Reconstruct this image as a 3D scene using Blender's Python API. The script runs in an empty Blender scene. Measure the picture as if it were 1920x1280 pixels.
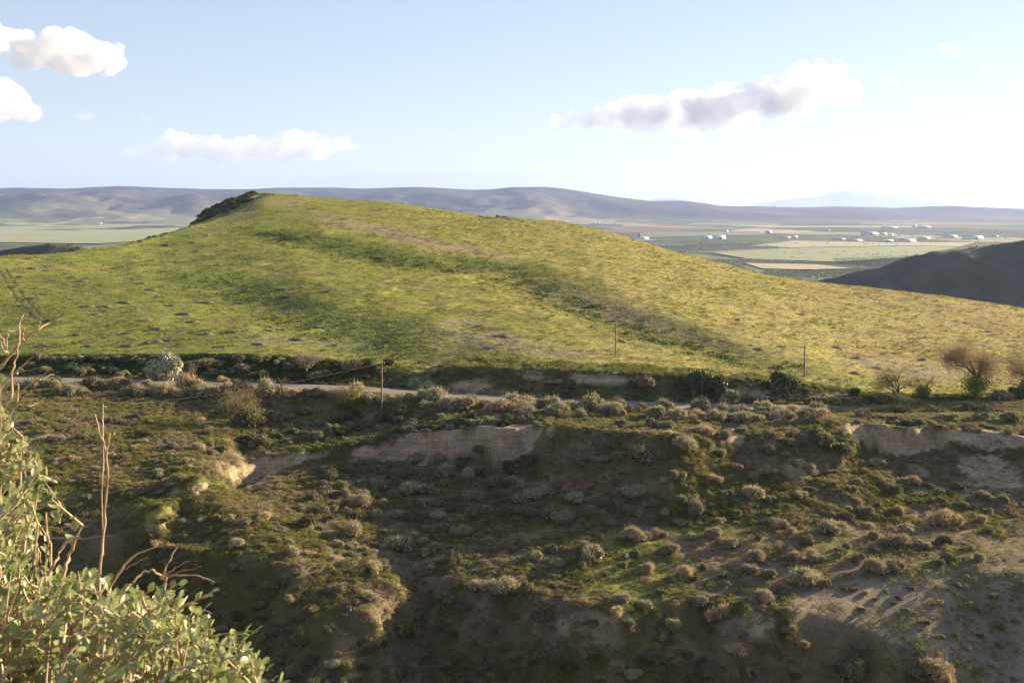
import bpy, bmesh, math, random
import numpy as np
from mathutils import Vector, Matrix, Quaternion
random.seed(7); RNG = np.random.default_rng(7)
SC = bpy.context.scene
COL = SC.collection
# ------------------------------------------------------------------ camera, sky, sun, exposure
F = 2133.0                     # focal length in photo pixels (1920 wide): 40 mm on 36 mm
HZ = 385.0                     # pixel row of the true horizon
cam = bpy.data.cameras.new('camera'); cam_o = bpy.data.objects.new('camera', cam); COL.objects.link(cam_o)
cam.sensor_width = 36.0; cam.lens = 36.0 * F / 1920.0
cam.shift_y = -(640 - HZ) / 1920.0
cam.clip_start = 0.1; cam.clip_end = 200000
cam_o.location = (0, 0, 0); cam_o.rotation_euler = (math.radians(90), 0, 0)
cam.dof.use_dof = True; cam.dof.focus_distance = 160; cam.dof.aperture_fstop = 16
SC.camera = cam_o
SUN_AZ, SUN_EL = math.radians(60), math.radians(13.5)   # azimuth clockwise from the view direction (+Y)
world = bpy.data.worlds.new('World'); SC.world = world; world.use_nodes = True
wn = world.node_tree.nodes; wl = world.node_tree.links
sky = wn.new('ShaderNodeTexSky'); sky.sky_type = 'NISHITA'; sky.sun_disc = False
sky.sun_elevation = SUN_EL; sky.sun_rotation = SUN_AZ
sky.altitude = 400; sky.air_density = 1.0; sky.dust_density = 0.2; sky.ozone_density = 3.0
bg = wn['Background']; bg.inputs['Strength'].default_value = 0.10
wh = wn.new('ShaderNodeHueSaturation'); wh.inputs['Saturation'].default_value = 0.98; wh.inputs['Hue'].default_value = 0.522; wh.inputs['Value'].default_value = 0.224
wg = wn.new('ShaderNodeGamma'); wg.inputs['Gamma'].default_value = 0.5                     # softens the range of the clear sky
wv = wn.new('ShaderNodeHueSaturation'); wv.inputs['Value'].default_value = 2.62
wl.new(sky.outputs['Color'], wh.inputs['Color']); wl.new(wh.outputs['Color'], wg.inputs['Color']); wl.new(wg.outputs['Color'], wv.inputs['Color']); wl.new(wv.outputs['Color'], bg.inputs['Color'])
sun = bpy.data.lights.new('sun', 'SUN'); sun.energy = 5.0; sun.angle = math.radians(0.6); sun.color = (1.0, 0.82, 0.56)
sun_o = bpy.data.objects.new('sun', sun); COL.objects.link(sun_o)
SDIR = Vector((math.cos(SUN_EL) * math.sin(SUN_AZ), math.cos(SUN_EL) * math.cos(SUN_AZ), math.sin(SUN_EL)))
sun_o.rotation_euler = SDIR.to_track_quat('Z', 'Y').to_euler()
SC.view_settings.view_transform = 'Standard'; SC.view_settings.look = 'None'
SC.view_settings.exposure = 1.75; SC.view_settings.gamma = 1.0; SC.view_settings.use_curve_mapping = False
SC.cycles.use_denoising = True; SC.cycles.pixel_filter_type = 'BLACKMAN_HARRIS'; SC.cycles.filter_width = 1.15
SC.cycles.max_bounces = 8; SC.cycles.diffuse_bounces = 3; SC.cycles.glossy_bounces = 2
SC.cycles.transmission_bounces = 4; SC.cycles.transparent_max_bounces = 8; SC.cycles.volume_bounces = 4; SC.cycles.volume_step_rate = 0.2; SC.cycles.volume_max_steps = 256
# ------------------------------------------------------------------ helpers
def tag(o, label=None, cat=None, group=None, kind=None):
    if label: o['label'] = label
    if cat: o['category'] = cat
    if group: o['group'] = group
    if kind: o['kind'] = kind
    return o
def link(name, me, mat=None, parent=None, loc=None):
    o = bpy.data.objects.new(name, me); COL.objects.link(o)
    if mat is not None and me is not None and len(me.materials) == 0:
        for m in (mat if isinstance(mat, (list, tuple)) else [mat]): me.materials.append(m)
    if parent is not None: o.parent = parent
    if loc is not None: o.location = loc
    return o
def empty(name, loc=(0, 0, 0), rz=0.0):
    o = bpy.data.objects.new(name, None); COL.objects.link(o); o.location = loc; o.rotation_euler = (0, 0, rz); o.empty_display_size = 0.2
    return o
def mesh_np(name, V, FA, smooth=False, mats=None):
    """V (n,3); FA (m,k) faces of one size"""
    V = np.asarray(V, np.float32); FA = np.asarray(FA, np.int32)
    me = bpy.data.meshes.new(name); k = FA.shape[1]; m = len(FA)
    me.vertices.add(len(V)); me.vertices.foreach_set('co', V.ravel())
    me.loops.add(m * k); me.loops.foreach_set('vertex_index', FA.ravel())
    me.polygons.add(m); me.polygons.foreach_set('loop_start', np.arange(m, dtype=np.int32) * k)
    me.polygons.foreach_set('loop_total', np.full(m, k, np.int32))
    if smooth: me.polygons.foreach_set('use_smooth', np.ones(m, bool))
    if mats is not None: me.polygons.foreach_set('material_index', np.asarray(mats, np.int32))
    me.update(calc_edges=True); me.validate()
    return me
def hash2(ix, iy, s):
    h = (ix.astype(np.int64) * 374761393 + iy.astype(np.int64) * 668265263 + s * 1442695041) & 0x7fffffff
    h = ((h ^ (h >> 13)) * 1274126177) & 0x7fffffff
    h = (h ^ (h >> 16)) & 0xffff
    return h / 32767.5 - 1.0
def vnoise(x, y, s=0):
    x = np.asarray(x, float); y = np.asarray(y, float)
    ix = np.floor(x); iy = np.floor(y); fx = x - ix; fy = y - iy
    fx = fx * fx * fx * (fx * (fx * 6 - 15) + 10); fy = fy * fy * fy * (fy * (fy * 6 - 15) + 10)
    a = hash2(ix, iy, s); b = hash2(ix + 1, iy, s); c = hash2(ix, iy + 1, s); d = hash2(ix + 1, iy + 1, s)
    return (a * (1 - fx) + b * fx) * (1 - fy) + (c * (1 - fx) + d * fx) * fy
def fbm(x, y, s=0, o=4, g=0.5):
    r = 0; a = 1.0; n = 0
    for i in range(o):
        r = r + a * vnoise(x * 2 ** i + 17.3 * i, y * 2 ** i - 9.1 * i, s + i); n += a; a *= g
    return r / n
def sst(a, b, x):
    t = np.clip((x - a) / (b - a), 0, 1); return t * t * (3 - 2 * t)
# ------------------------------------------------------------------ materials
def nmat(name):
    m = bpy.data.materials.new(name); m.use_nodes = True
    nt = m.node_tree; return m, nt, nt.nodes['Principled BSDF'], nt.nodes['Material Output']
def pmat(name, c1, c2, scale=5.0, rough=0.85, bump=0.0, bscale=None, trans=0.0, rnd=0.0, spec=0.25, detail=5.0, dist=0.05):
    """two-tone noise material; rnd varies brightness and hue from object to object, trans lets light through (leaves)"""
    m, nt, b, out = nmat(name); N = nt.nodes; L = nt.links
    tc = N.new('ShaderNodeTexCoord')
    no = N.new('ShaderNodeTexNoise'); no.inputs['Scale'].default_value = scale; no.inputs['Detail'].default_value = detail
    L.new(tc.outputs['Object'], no.inputs['Vector'])
    cr = N.new('ShaderNodeValToRGB'); cr.color_ramp.elements[0].position = 0.3; cr.color_ramp.elements[1].position = 0.7
    cr.color_ramp.elements[0].color = (*c1, 1); cr.color_ramp.elements[1].color = (*c2, 1)
    L.new(no.outputs['Fac'], cr.inputs['Fac']); col = cr.outputs['Color']
    if rnd:
        oi = N.new('ShaderNodeObjectInfo'); hs = N.new('ShaderNodeHueSaturation')
        ma = N.new('ShaderNodeMapRange'); ma.inputs['To Min'].default_value = 1 - rnd; ma.inputs['To Max'].default_value = 1 + rnd
        mb = N.new('ShaderNodeMapRange'); mb.inputs['To Min'].default_value = 0.5 - rnd * 0.10; mb.inputs['To Max'].default_value = 0.5 + rnd * 0.05
        mu = N.new('ShaderNodeMath'); mu.operation = 'MULTIPLY'; mu.inputs[1].default_value = 7.31
        fr = N.new('ShaderNodeMath'); fr.operation = 'FRACT'
        L.new(oi.outputs['Random'], ma.inputs['Value']); L.new(oi.outputs['Random'], mu.inputs[0]); L.new(mu.outputs[0], fr.inputs[0]); L.new(fr.outputs[0], mb.inputs['Value'])
        L.new(ma.outputs[0], hs.inputs['Value']); L.new(mb.outputs[0], hs.inputs['Hue']); L.new(col, hs.inputs['Color']); col = hs.outputs['Color']
    L.new(col, b.inputs['Base Color']); b.inputs['Roughness'].default_value = rough
    b.inputs['Specular IOR Level'].default_value = spec
    if bump:
        n2 = N.new('ShaderNodeTexNoise'); n2.inputs['Scale'].default_value = bscale or scale * 4; n2.inputs['Detail'].default_value = 6
        L.new(tc.outputs['Object'], n2.inputs['Vector'])
        bp = N.new('ShaderNodeBump'); bp.inputs['Strength'].default_value = bump; bp.inputs['Distance'].default_value = dist
        L.new(n2.outputs['Fac'], bp.inputs['Height']); L.new(bp.outputs[0], b.inputs['Normal'])
    if trans:
        tr = N.new('ShaderNodeBsdfTranslucent'); mx = N.new('ShaderNodeMixShader'); mx.inputs['Fac'].default_value = trans
        L.new(col, tr.inputs['Color']); L.new(b.outputs[0], mx.inputs[1]); L.new(tr.outputs[0], mx.inputs[2]); L.new(mx.outputs[0], out.inputs['Surface'])
    return m
def ground_mat(name, fine=1.0, bump=0.6):
    """ground colour from the surveyed soil/grass attribute, broken up by fine procedural grain and relief"""
    m, nt, b, out = nmat(name); N = nt.nodes; L = nt.links
    at = N.new('ShaderNodeAttribute'); at.attribute_name = 'soil'
    tc = N.new('ShaderNodeTexCoord')
    n1 = N.new('ShaderNodeTexNoise'); n1.inputs['Scale'].default_value = 4.2 * fine; n1.inputs['Detail'].default_value = 8; n1.inputs['Roughness'].default_value = 0.7
    n2 = N.new('ShaderNodeTexNoise'); n2.inputs['Scale'].default_value = 0.33 * fine; n2.inputs['Detail'].default_value = 5
    L.new(tc.outputs['Object'], n1.inputs['Vector']); L.new(tc.outputs['Object'], n2.inputs['Vector'])
    r1 = N.new('ShaderNodeMapRange'); r1.inputs['From Min'].default_value = 0.3; r1.inputs['From Max'].default_value = 0.7; r1.inputs['To Min'].default_value = 0.66; r1.inputs['To Max'].default_value = 1.3
    r2 = N.new('ShaderNodeMapRange'); r2.inputs['From Min'].default_value = 0.3; r2.inputs['From Max'].default_value = 0.7; r2.inputs['To Min'].default_value = 0.8; r2.inputs['To Max'].default_value = 1.2
    L.new(n1.outputs['Fac'], r1.inputs['Value']); L.new(n2.outputs['Fac'], r2.inputs['Value'])
    mu = N.new('ShaderNodeMath'); mu.operation = 'MULTIPLY'; L.new(r1.outputs[0], mu.inputs[0]); L.new(r2.outputs[0], mu.inputs[1])
    hs = N.new('ShaderNodeHueSaturation'); L.new(at.outputs['Color'], hs.inputs['Color']); L.new(mu.outputs[0], hs.inputs['Value'])
    def stretched(sc, lo, hi):
        mp = N.new('ShaderNodeMapping'); mp.inputs['Scale'].default_value = sc; L.new(tc.outputs['Object'], mp.inputs['Vector']); nn = N.new('ShaderNodeTexNoise'); nn.inputs['Scale'].default_value = 1.0; nn.inputs['Detail'].default_value = 6; nn.inputs['Roughness'].default_value = .65; L.new(mp.outputs[0], nn.inputs['Vector'])
        rr = N.new('ShaderNodeMapRange'); rr.inputs['From Min'].default_value = .35; rr.inputs['From Max'].default_value = .65; rr.inputs['To Min'].default_value = lo; rr.inputs['To Max'].default_value = hi; L.new(nn.outputs['Fac'], rr.inputs['Value']); return rr.outputs[0]
    st = N.new('ShaderNodeMath'); st.operation = 'MULTIPLY'; L.new(stretched((.25, .25, 3.2), .72, 1.18), st.inputs[0]); L.new(stretched((1.6, 1.6, .6), .78, 1.12), st.inputs[1])
    h2 = N.new('ShaderNodeHueSaturation'); L.new(hs.outputs['Color'], h2.inputs['Color']); L.new(st.outputs[0], h2.inputs['Value'])
    mxs = N.new('ShaderNodeMixRGB'); L.new(at.outputs['Alpha'], mxs.inputs['Fac']); L.new(h2.outputs['Color'], mxs.inputs[1]); L.new(hs.outputs['Color'], mxs.inputs[2])
    L.new(mxs.outputs[0], b.inputs['Base Color']); b.inputs['Roughness'].default_value = 0.95; b.inputs['Specular IOR Level'].default_value = 0.1
    n3 = N.new('ShaderNodeTexNoise'); n3.inputs['Scale'].default_value = 1.7 * fine; n3.inputs['Detail'].default_value = 8; n3.inputs['Roughness'].default_value = 0.65
    L.new(tc.outputs['Object'], n3.inputs['Vector'])
    bp = N.new('ShaderNodeBump'); bp.inputs['Strength'].default_value = bump; bp.inputs['Distance'].default_value = 0.35 / fine
    L.new(n3.outputs['Fac'], bp.inputs['Height']); L.new(bp.outputs[0], b.inputs['Normal'])
    return m
# ------------------------------------------------------------------ the lie of the land: surveyed break lines, near to far
# each line: bearing (photo column) -> (photo row, distance); heights follow from the camera's station
PXG = np.arange(-700, 2701, 4.0)
def line(pts, sig=14.0):
    p = np.array(pts, float)
    def sm(v):
        k = np.arange(-40, 41) * 4.0; w = np.exp(-0.5 * (k / sig) ** 2); w /= w.sum()
        return np.convolve(np.pad(v, 40, mode='edge'), w, mode='valid')
    row = sm(np.interp(PXG, p[:, 0], p[:, 1])); dist = sm(np.interp(PXG, p[:, 0], p[:, 2]))
    return dist, -(row - HZ) / F * dist
def const(dist, z): return np.full(len(PXG), float(dist)), np.full(len(PXG), float(z))
def zline(pts, sig=20.0):      # bearing -> (distance, height)
    p = np.array(pts, float)
    return np.interp(PXG, p[:, 0], p[:, 1]), np.interp(PXG, p[:, 0], p[:, 2])
L_floor = zline([(-700, 122, -50), (0, 123, -52), (300, 121.5, -53), (480, 120, -54), (560, 116, -54), (640, 112, -54), (760, 123, -54.5), (900, 122, -55.5), (1000, 120, -55.5), (1200, 117.5, -55.5), (1400, 117, -55), (1500, 119, -55), (1600, 120, -55.5), (1700, 119, -56.5), (1800, 117, -57), (1920, 114, -57.5), (2700, 104, -55)])
L_mid = line([(-700, 1010, 136), (0, 1120, 131.5), (150, 1140, 130.5), (300, 1165, 129), (420, 1185, 128), (520, 1180, 127), (570, 1150, 127), (620, 1150, 125.5), (680, 1150, 125.5), (720, 1165, 125), (760, 1240, 127), (800, 1215, 131), (900, 1190, 130), (1000, 1195, 127.3), (1100, 1210, 124), (1200, 1210, 124.3), (1300, 1200, 126.6), (1380, 1200, 122.8), (1450, 1160, 124.5), (1500, 1142, 126.5), (1560, 1155, 127), (1620, 1180, 126.5), (1680, 1205, 125.5), (1800, 1262, 123), (1900, 1305, 121), (2100, 1330, 119), (2700, 1330, 118)], 10)
L_lip = line([(-700, 900, 140), (0, 985, 136), (150, 1010, 135), (300, 1030, 134), (450, 1042, 133), (560, 1052, 132), (640, 1062, 134), (700, 1076, 134), (735, 1092, 133), (765, 1082, 137), (800, 1080, 138), (860, 1092, 134.5), (1000, 1110, 131), (1100, 1134, 127.5), (1200, 1136, 128), (1300, 1122, 131), (1380, 1145, 126), (1430, 1138, 127), (1500, 1112, 130), (1600, 1090, 133), (1700, 1078, 135.5), (1800, 1068, 137.5), (1920, 1075, 136.5), (2700, 1075, 136)], 9)
L_lip2 = line([(-700, 890, 142), (0, 975, 137.5), (150, 1000, 136.5), (300, 1020, 135.5), (450, 1034, 134.5), (560, 1044, 133.8), (700, 1062, 136), (800, 1070, 140), (860, 1084, 136), (1000, 1102, 132.5), (1100, 1122, 129.5), (1200, 1124, 130), (1300, 1114, 132), (1400, 1118, 131), (1500, 1100, 132), (1600, 1080, 134.5), (1700, 1068, 136.5), (1800, 1055, 139), (1920, 1060, 138.5), (2700, 1060, 138)], 9)
L_back = line([(-700, 830, 150), (0, 880, 149), (150, 900, 148), (300, 950, 141), (430, 955, 141), (560, 985, 143), (700, 985, 148), (850, 985, 150), (1000, 985, 150), (1150, 985, 149), (1300, 985, 149), (1450, 985, 149), (1600, 980, 151), (1700, 985, 152), (1800, 962, 156), (1920, 955, 158), (2700, 950, 159)], 20)
L_foot = line([(-700, 790, 160), (0, 830, 160), (150, 840, 160), (260, 888, 152), (360, 905, 147), (415, 903, 150), (445, 908, 166.3), (530, 876, 169.8), (600, 870, 170.8), (700, 868, 172), (800, 864, 172.6), (900, 866, 172.4), (940, 884, 171.6), (1000, 890, 168), (1060, 905, 162), (1150, 918, 158), (1230, 925, 154), (1290, 925, 153), (1340, 928, 156), (1400, 925, 158), (1480, 918, 158), (1560, 880, 166), (1620, 850, 173.3), (1700, 852, 175), (1780, 850, 175.3), (1860, 900, 168), (1920, 905, 165), (2700, 890, 168)], 9)
L_top = line([(-700, 760, 170), (0, 790, 168), (150, 800, 168), (260, 848, 160), (360, 862, 157), (415, 866, 158), (445, 872, 168), (530, 850, 171.2), (600, 843, 172.2), (700, 830, 174), (800, 806, 174.5), (900, 800, 174), (1000, 797, 173), (1080, 800, 170), (1150, 805, 166), (1230, 815, 162), (1285, 818, 161), (1340, 830, 164), (1400, 815, 168), (1480, 812, 169), (1550, 796, 172), (1620, 793, 175), (1700, 799, 176.5), (1780, 805, 177), (1860, 812, 176), (1920, 815, 175), (2700, 815, 175)], 8)
L_toe = line([(-700, 740, 182), (0, 755, 182), (150, 762, 182), (300, 775, 182), (420, 795, 181.5), (500, 800, 183), (600, 800, 186), (700, 790, 186), (800, 783, 183.5), (900, 783, 182), (1000, 783, 180.5), (1150, 785, 179), (1300, 788, 179), (1400, 785, 181), (1500, 782, 183), (1600, 779, 186), (1700, 780, 187), (1920, 780, 190), (2700, 775, 192)])
ROAD = [(-700, 712, 199), (0, 716, 199), (300, 722, 198), (450, 727, 197), (600, 731, 196), (720, 737, 194.5), (850, 748, 193), (1000, 757, 192), (1150, 763, 192), (1300, 768, 192), (1500, 771, 193), (1700, 770, 196), (1920, 766, 200), (2700, 756, 206)]
rd, rz = line(ROAD, 30)
L_should = (rd - 2.6, rz - 0.25)
L_roadn = (rd, rz); L_roadf = (rd + 6.0, rz + 0.02)
L_verge = (rd + 7.6, rz + 0.05)
L_bank = line([(-700, 668, 218), (0, 670, 217), (150, 669, 216), (300, 667, 215), (450, 667, 214), (600, 671, 211), (720, 678, 208), (850, 688, 205.5), (1000, 693, 204.5), (1100, 697, 204), (1250, 703, 204), (1400, 712, 205.5), (1500, 721, 206), (1580, 735, 208), (1700, 742, 212), (1920, 738, 218), (2700, 730, 222)])
CREST = [(-700, 520, 300), (-200, 492, 320), (0, 483, 325), (130, 472, 340), (240, 455, 366), (330, 436, 408), (350, 428, 418), (420, 406, 455), (470, 383, 492), (490, 368, 506), (510, 363, 518), (560, 367, 520), (640, 374, 520), (740, 380, 515), (820, 391, 510), (900, 405, 500), (960, 408, 498), (1050, 415, 495), (1150, 437, 485), (1250, 468, 470), (1350, 493, 455), (1450, 518, 445), (1530, 530, 440), (1600, 537, 440), (1700, 547, 440), (1800, 560, 435), (1920, 578, 430), (2200, 620, 400), (2700, 660, 380)]
L_crest = line(CREST, 10)
cd, cz = L_crest
sd_, sz_ = line(CREST, 110)
L_hill = (L_bank[0] + (sd_ - L_bank[0]) * 0.45, L_bank[1] + (sz_ - L_bank[1]) * 0.45)
L_hill2 = (L_bank[0] + (sd_ - L_bank[0]) * 0.80, L_bank[1] + (sz_ - L_bank[1]) * 0.80)
KN = line([(-700, 520, 385), (0, 484, 331), (130, 473, 346), (240, 456, 372), (330, 437, 415), (342, 430, 470), (352, 423, 505), (380, 399, 511), (410, 383, 515), (440, 368, 519), (480, 359.5, 524), (520, 361, 530), (560, 367, 526), (640, 374.5, 526), (740, 381, 520), (900, 406, 506), (1050, 416, 501), (1250, 469, 476), (1450, 519, 451), (1700, 548, 446), (1920, 579, 436), (2700, 662, 386)], 8)
L_knoll = (np.maximum(KN[0], cd + 3), KN[1])
DIPM = sst(335, 352, PXG) * (1 - sst(485, 505, PXG)); ddip = cd + (L_knoll[0] - cd) * .45; L_dip = (ddip, np.where(DIPM > 0, cz * ddip / cd - 2.2 * DIPM, cz + (L_knoll[1] - cz) * .45))
L_behind = (np.maximum(cd + 160, L_knoll[0] + 40), np.minimum(cz - 45, -60)); L_low = (cd + 440, np.full(len(PXG), -108.0)); L_end = const(1500, -112)
LINES = [const(-100, -1.75), const(0, -1.75), const(3, -3.2), const(14, -11), const(60, -39), L_floor, L_mid, L_lip, L_lip2, L_back, L_foot, L_top, L_toe, L_should, L_roadn, L_roadf, L_verge, L_bank, L_hill, L_hill2, L_crest, L_dip, L_knoll, L_behind, L_low, L_end]
LD = np.stack([l[0] for l in LINES]); LZ = np.stack([l[1] for l in LINES])
LD = np.maximum.accumulate(LD + np.arange(len(LINES))[:, None] * 1e-3, axis=0)
def profile(px, y):
    t = np.clip((px - PXG[0]) / 4.0, 0, len(PXG) - 1.001); i = t.astype(int); f = t - i
    D = LD[:, i] * (1 - f) + LD[:, i + 1] * f; Z = LZ[:, i] * (1 - f) + LZ[:, i + 1] * f
    k = np.clip((D <= y[None]).sum(0) - 1, 0, len(LINES) - 2); ar = np.arange(len(px))
    d0, d1 = D[k, ar], D[k + 1, ar]; u = np.clip((y - d0) / np.maximum(d1 - d0, 1e-3), 0, 1)
    return Z[k, ar] * (1 - u) + Z[k + 1, ar] * u
def grow(a, b, s0, g):
    v = [a]; s = s0
    while v[-1] < b: v.append(v[-1] + s); s *= g
    return v
xr = grow(70, 640, 0.5, 1.015)
XS = np.array([-v for v in xr[::-1]] + list(np.arange(-69.5, 70, 0.5)) + xr)
YS = np.array(list(np.linspace(-90, -3, 14)) + list(np.linspace(-1, 20, 15)) + list(np.linspace(23, 88, 20)) + list(np.arange(90, 100, 1.0)) + list(np.arange(100, 216, 0.4)) + grow(216, 545, 0.42, 1.009) + grow(549, 1400, 4, 1.06))
GX, GY = np.meshgrid(XS, YS)
def ground_height(x, y):
    px = 960 + F * x / np.maximum(y, 2.0)
    rugged = sst(60, 100, y) * (1 - sst(178, 190, y))
    wx = fbm(x / 7, y / 7, 3) * 2.4 + fbm(x / 2.2, y / 2.2, 5, 2) * 0.7
    wy = fbm(x / 6, y / 6, 11) * 2.2 + fbm(x / 2.0, y / 2.0, 13, 2) * 0.7
    bankw = sst(200, 204, y) * (1 - sst(222, 232, y))
    tl = np.interp(px, PXG, L_lip2[0]); tk = np.interp(px, PXG, L_back[0]); knl = sst(1470, 1540, px) * sst(-2.5, -.5, y - np.interp(px, PXG, L_mid[0])) * (1 - sst(-.5, 1.5, y - tl))
    calm = 1 - np.maximum(.72 * sst(0, 3, y - tl) * (1 - sst(-3, 2, y - tk)), .85 * knl)
    a = rugged * (1 - .8 * knl)
    flute = (fbm(x / 2.1, y / 3.0 + 7.7, 23, 4) * .8 + fbm(x / 5, x * 0 + 1.7, 24, 2) * .8) * sst(146, 152, y) * (1 - sst(178, 186, y))
    yy = y + wy * a * 0.9 + flute + bankw * fbm(x / 5, y * 0 + 3.3, 21) * 1.4
    pxx = px + wx * a * F / np.maximum(y, 20) * 0.8
    z = profile(pxx.ravel(), yy.ravel()).reshape(x.shape)
    z = z + rugged * calm * (fbm(x / 5, y / 5, 31) * 0.45 + fbm(x / 1.6, y / 1.6, 33, 3) * 0.16)
    hill = sst(212, 240, y)
    z = z + hill * (fbm(x / 40, y / 40, 41) * 1.0 + fbm(x / 9, y / 9, 43) * 0.42 + fbm(x / 2.3, y / 2.3, 45, 2) * 0.13) * (1 - 0.75 * sst(400, 520, y))
    return z
GZ = ground_height(GX, GY)
def bluff(px0, dist, wid, hh, dep):            # a small bluff dropping off to the right
    global GZ
    x0 = (px0 - 960) / F * dist; xw = x0 + fbm(GY / 1.5, GY * 0 + px0, 29, 3) * .8
    GZ = GZ + hh * (1 - sst(-1.0, .5, GX - xw)) * np.exp(-np.clip(xw - GX, 0, None) / wid) * np.exp(-((GY - dist) / dep) ** 2)
bluff(318, 138.5, 5.0, 2.6, 3.0); bluff(385, 147, 4.0, 1.8, 2.2); bluff(345, 146, 3.0, 1.3, 1.6)
# swales (shallow valleys) running down the hill
def seg_dist(X, Y, pts):
    d = np.full(X.shape, 1e9); tt = np.zeros(X.shape); n = len(pts) - 1
    for i in range(n):
        ax, ay = pts[i]; bx, by = pts[i + 1]; vx, vy = bx - ax, by - ay
        t = np.clip(((X - ax) * vx + (Y - ay) * vy) / (vx * vx + vy * vy), 0, 1)
        q = np.hypot(X - ax - t * vx, Y - ay - t * vy); m = q < d; d = np.where(m, q, d); tt = np.where(m, (i + t) / n, tt)
    return d, tt
def look(x, y):                                  # height of the ground sheet
    x = np.asarray(x, float); y = np.asarray(y, float)
    i = np.clip(np.searchsorted(XS, x) - 1, 0, len(XS) - 2); j = np.clip(np.searchsorted(YS, y) - 1, 0, len(YS) - 2)
    u = np.clip((x - XS[i]) / (XS[i + 1] - XS[i]), 0, 1); v = np.clip((y - YS[j]) / (YS[j + 1] - YS[j]), 0, 1)
    return (GZ[j, i] * (1 - u) + GZ[j, i + 1] * u) * (1 - v) + (GZ[j + 1, i] * (1 - u) + GZ[j + 1, i + 1] * u) * v
RAYY = np.concatenate([np.arange(85, 230, 0.25), np.arange(230, 700, 0.8)])
def gp(px, py, lo=85.0):                         # ground point seen at a photo pixel
    Y = RAYY[RAYY >= lo]; X = (px - 960) / F * Y; Z = -(py - HZ) / F * Y
    h = look(X, Y); hit = np.nonzero(h >= Z)[0]
    k = hit[0] if len(hit) else len(Y) - 1
    return float(X[k]), float(Y[k]), float(h[k])
SW = []
for pts, wid, dep in (([(520, 440), (640, 465), (780, 490), (940, 500), (1080, 560), (1220, 615), (1350, 655), (1480, 690)], 13, 2.1),
                      ([(380, 520), (560, 590), (720, 650), (860, 680)], 12, 1.9)):
    w = [gp(*p)[:2] for p in pts]; SW.append(w)
    d, t = seg_dist(GX, GY, w)
    GZ = GZ - dep * np.exp(-(d / wid) ** 2) * sst(0, 0.12, t) * (1 - sst(0.9, 1.0, t))
# ------------------------------------------------------------------ what grows or lies where (soil and grass colours, no shading)
PXP = 960 + F * GX / np.maximum(GY, 5); PYP = HZ - F * GZ / np.maximum(GY, 5)
def ell(cx, cy, rx, ry, ang=0, soft=0.5, warp=0.35):
    c, s = math.cos(math.radians(ang)), math.sin(math.radians(ang))
    dx, dy = PXP - cx, PYP - cy; u = (dx * c + dy * s) / rx; v = (-dx * s + dy * c) / ry
    r = np.hypot(u, v) + warp * fbm(GX / 3.0, GY / 3.0, int(cx + cy)) ; return 1 - sst(1 - soft, 1 + soft * 0.4, r)
def lerp(a, col, m): return a * (1 - m[..., None]) + np.array(col) * m[..., None]
C = np.zeros(GX.shape + (3,))
n1 = fbm(GX / 14, GY / 14, 51); n2 = fbm(GX / 3.5, GY / 3.5, 52); n3 = fbm(GX / 60, GY / 60, 53, 3)
soil = np.array([0.17, 0.13, 0.08]); green = np.array([0.10, 0.105, 0.032]); lush = np.array([0.075, 0.125, 0.022]); drygrass = np.array([0.27, 0.215, 0.095]); pale = np.array([0.43, 0.325, 0.205]); orange = np.array([0.33, 0.205, 0.10]); greyb = np.array([0.21, 0.17, 0.135])
C[:] = soil
C = lerp(C, green, sst(-0.25, 0.25, n1 + 0.6 * n2))
hillm = sst(203, 212, GY)
hg = np.zeros_like(C); hg[:] = (0.27, 0.275, 0.047)
hg = lerp(hg, (0.21, 0.25, 0.048), (1 - sst(250, 1000, PXP + 150 * n1)) * .75)
hg = lerp(hg, (0.37, 0.305, 0.095), sst(-0.3, 0.45, n1 * 0.8 + n2 * 0.35 + sst(400, 1400, PXP) * 0.75 - 0.2))
hg = lerp(hg, orange, sst(1250, 1850, PXP + 220 * n1) * 0.75 * sst(-0.3, 0.3, n2 + n1))
hg = lerp(hg, (0.105, 0.14, 0.028), sst(0.12, 0.3, n2 + 0.3 * n1) * 0.65 * (1 - .6 * sst(1000, 1700, PXP)))
hg = lerp(hg, (0.19, 0.15, 0.085), sst(0.2, 0.32, fbm(GX / 5, GY / 2.6, 59)) * 0.55)
C = C * (1 - hillm[..., None]) + hg * hillm[..., None]
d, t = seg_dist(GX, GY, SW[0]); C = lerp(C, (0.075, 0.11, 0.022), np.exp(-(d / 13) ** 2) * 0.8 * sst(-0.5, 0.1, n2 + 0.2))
d, t = seg_dist(GX, GY, SW[1]); C = lerp(C, (0.085, 0.12, 0.025), np.exp(-(d / 13) ** 2) * 0.6 * sst(-0.5, 0.1, n2 + 0.2))
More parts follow.
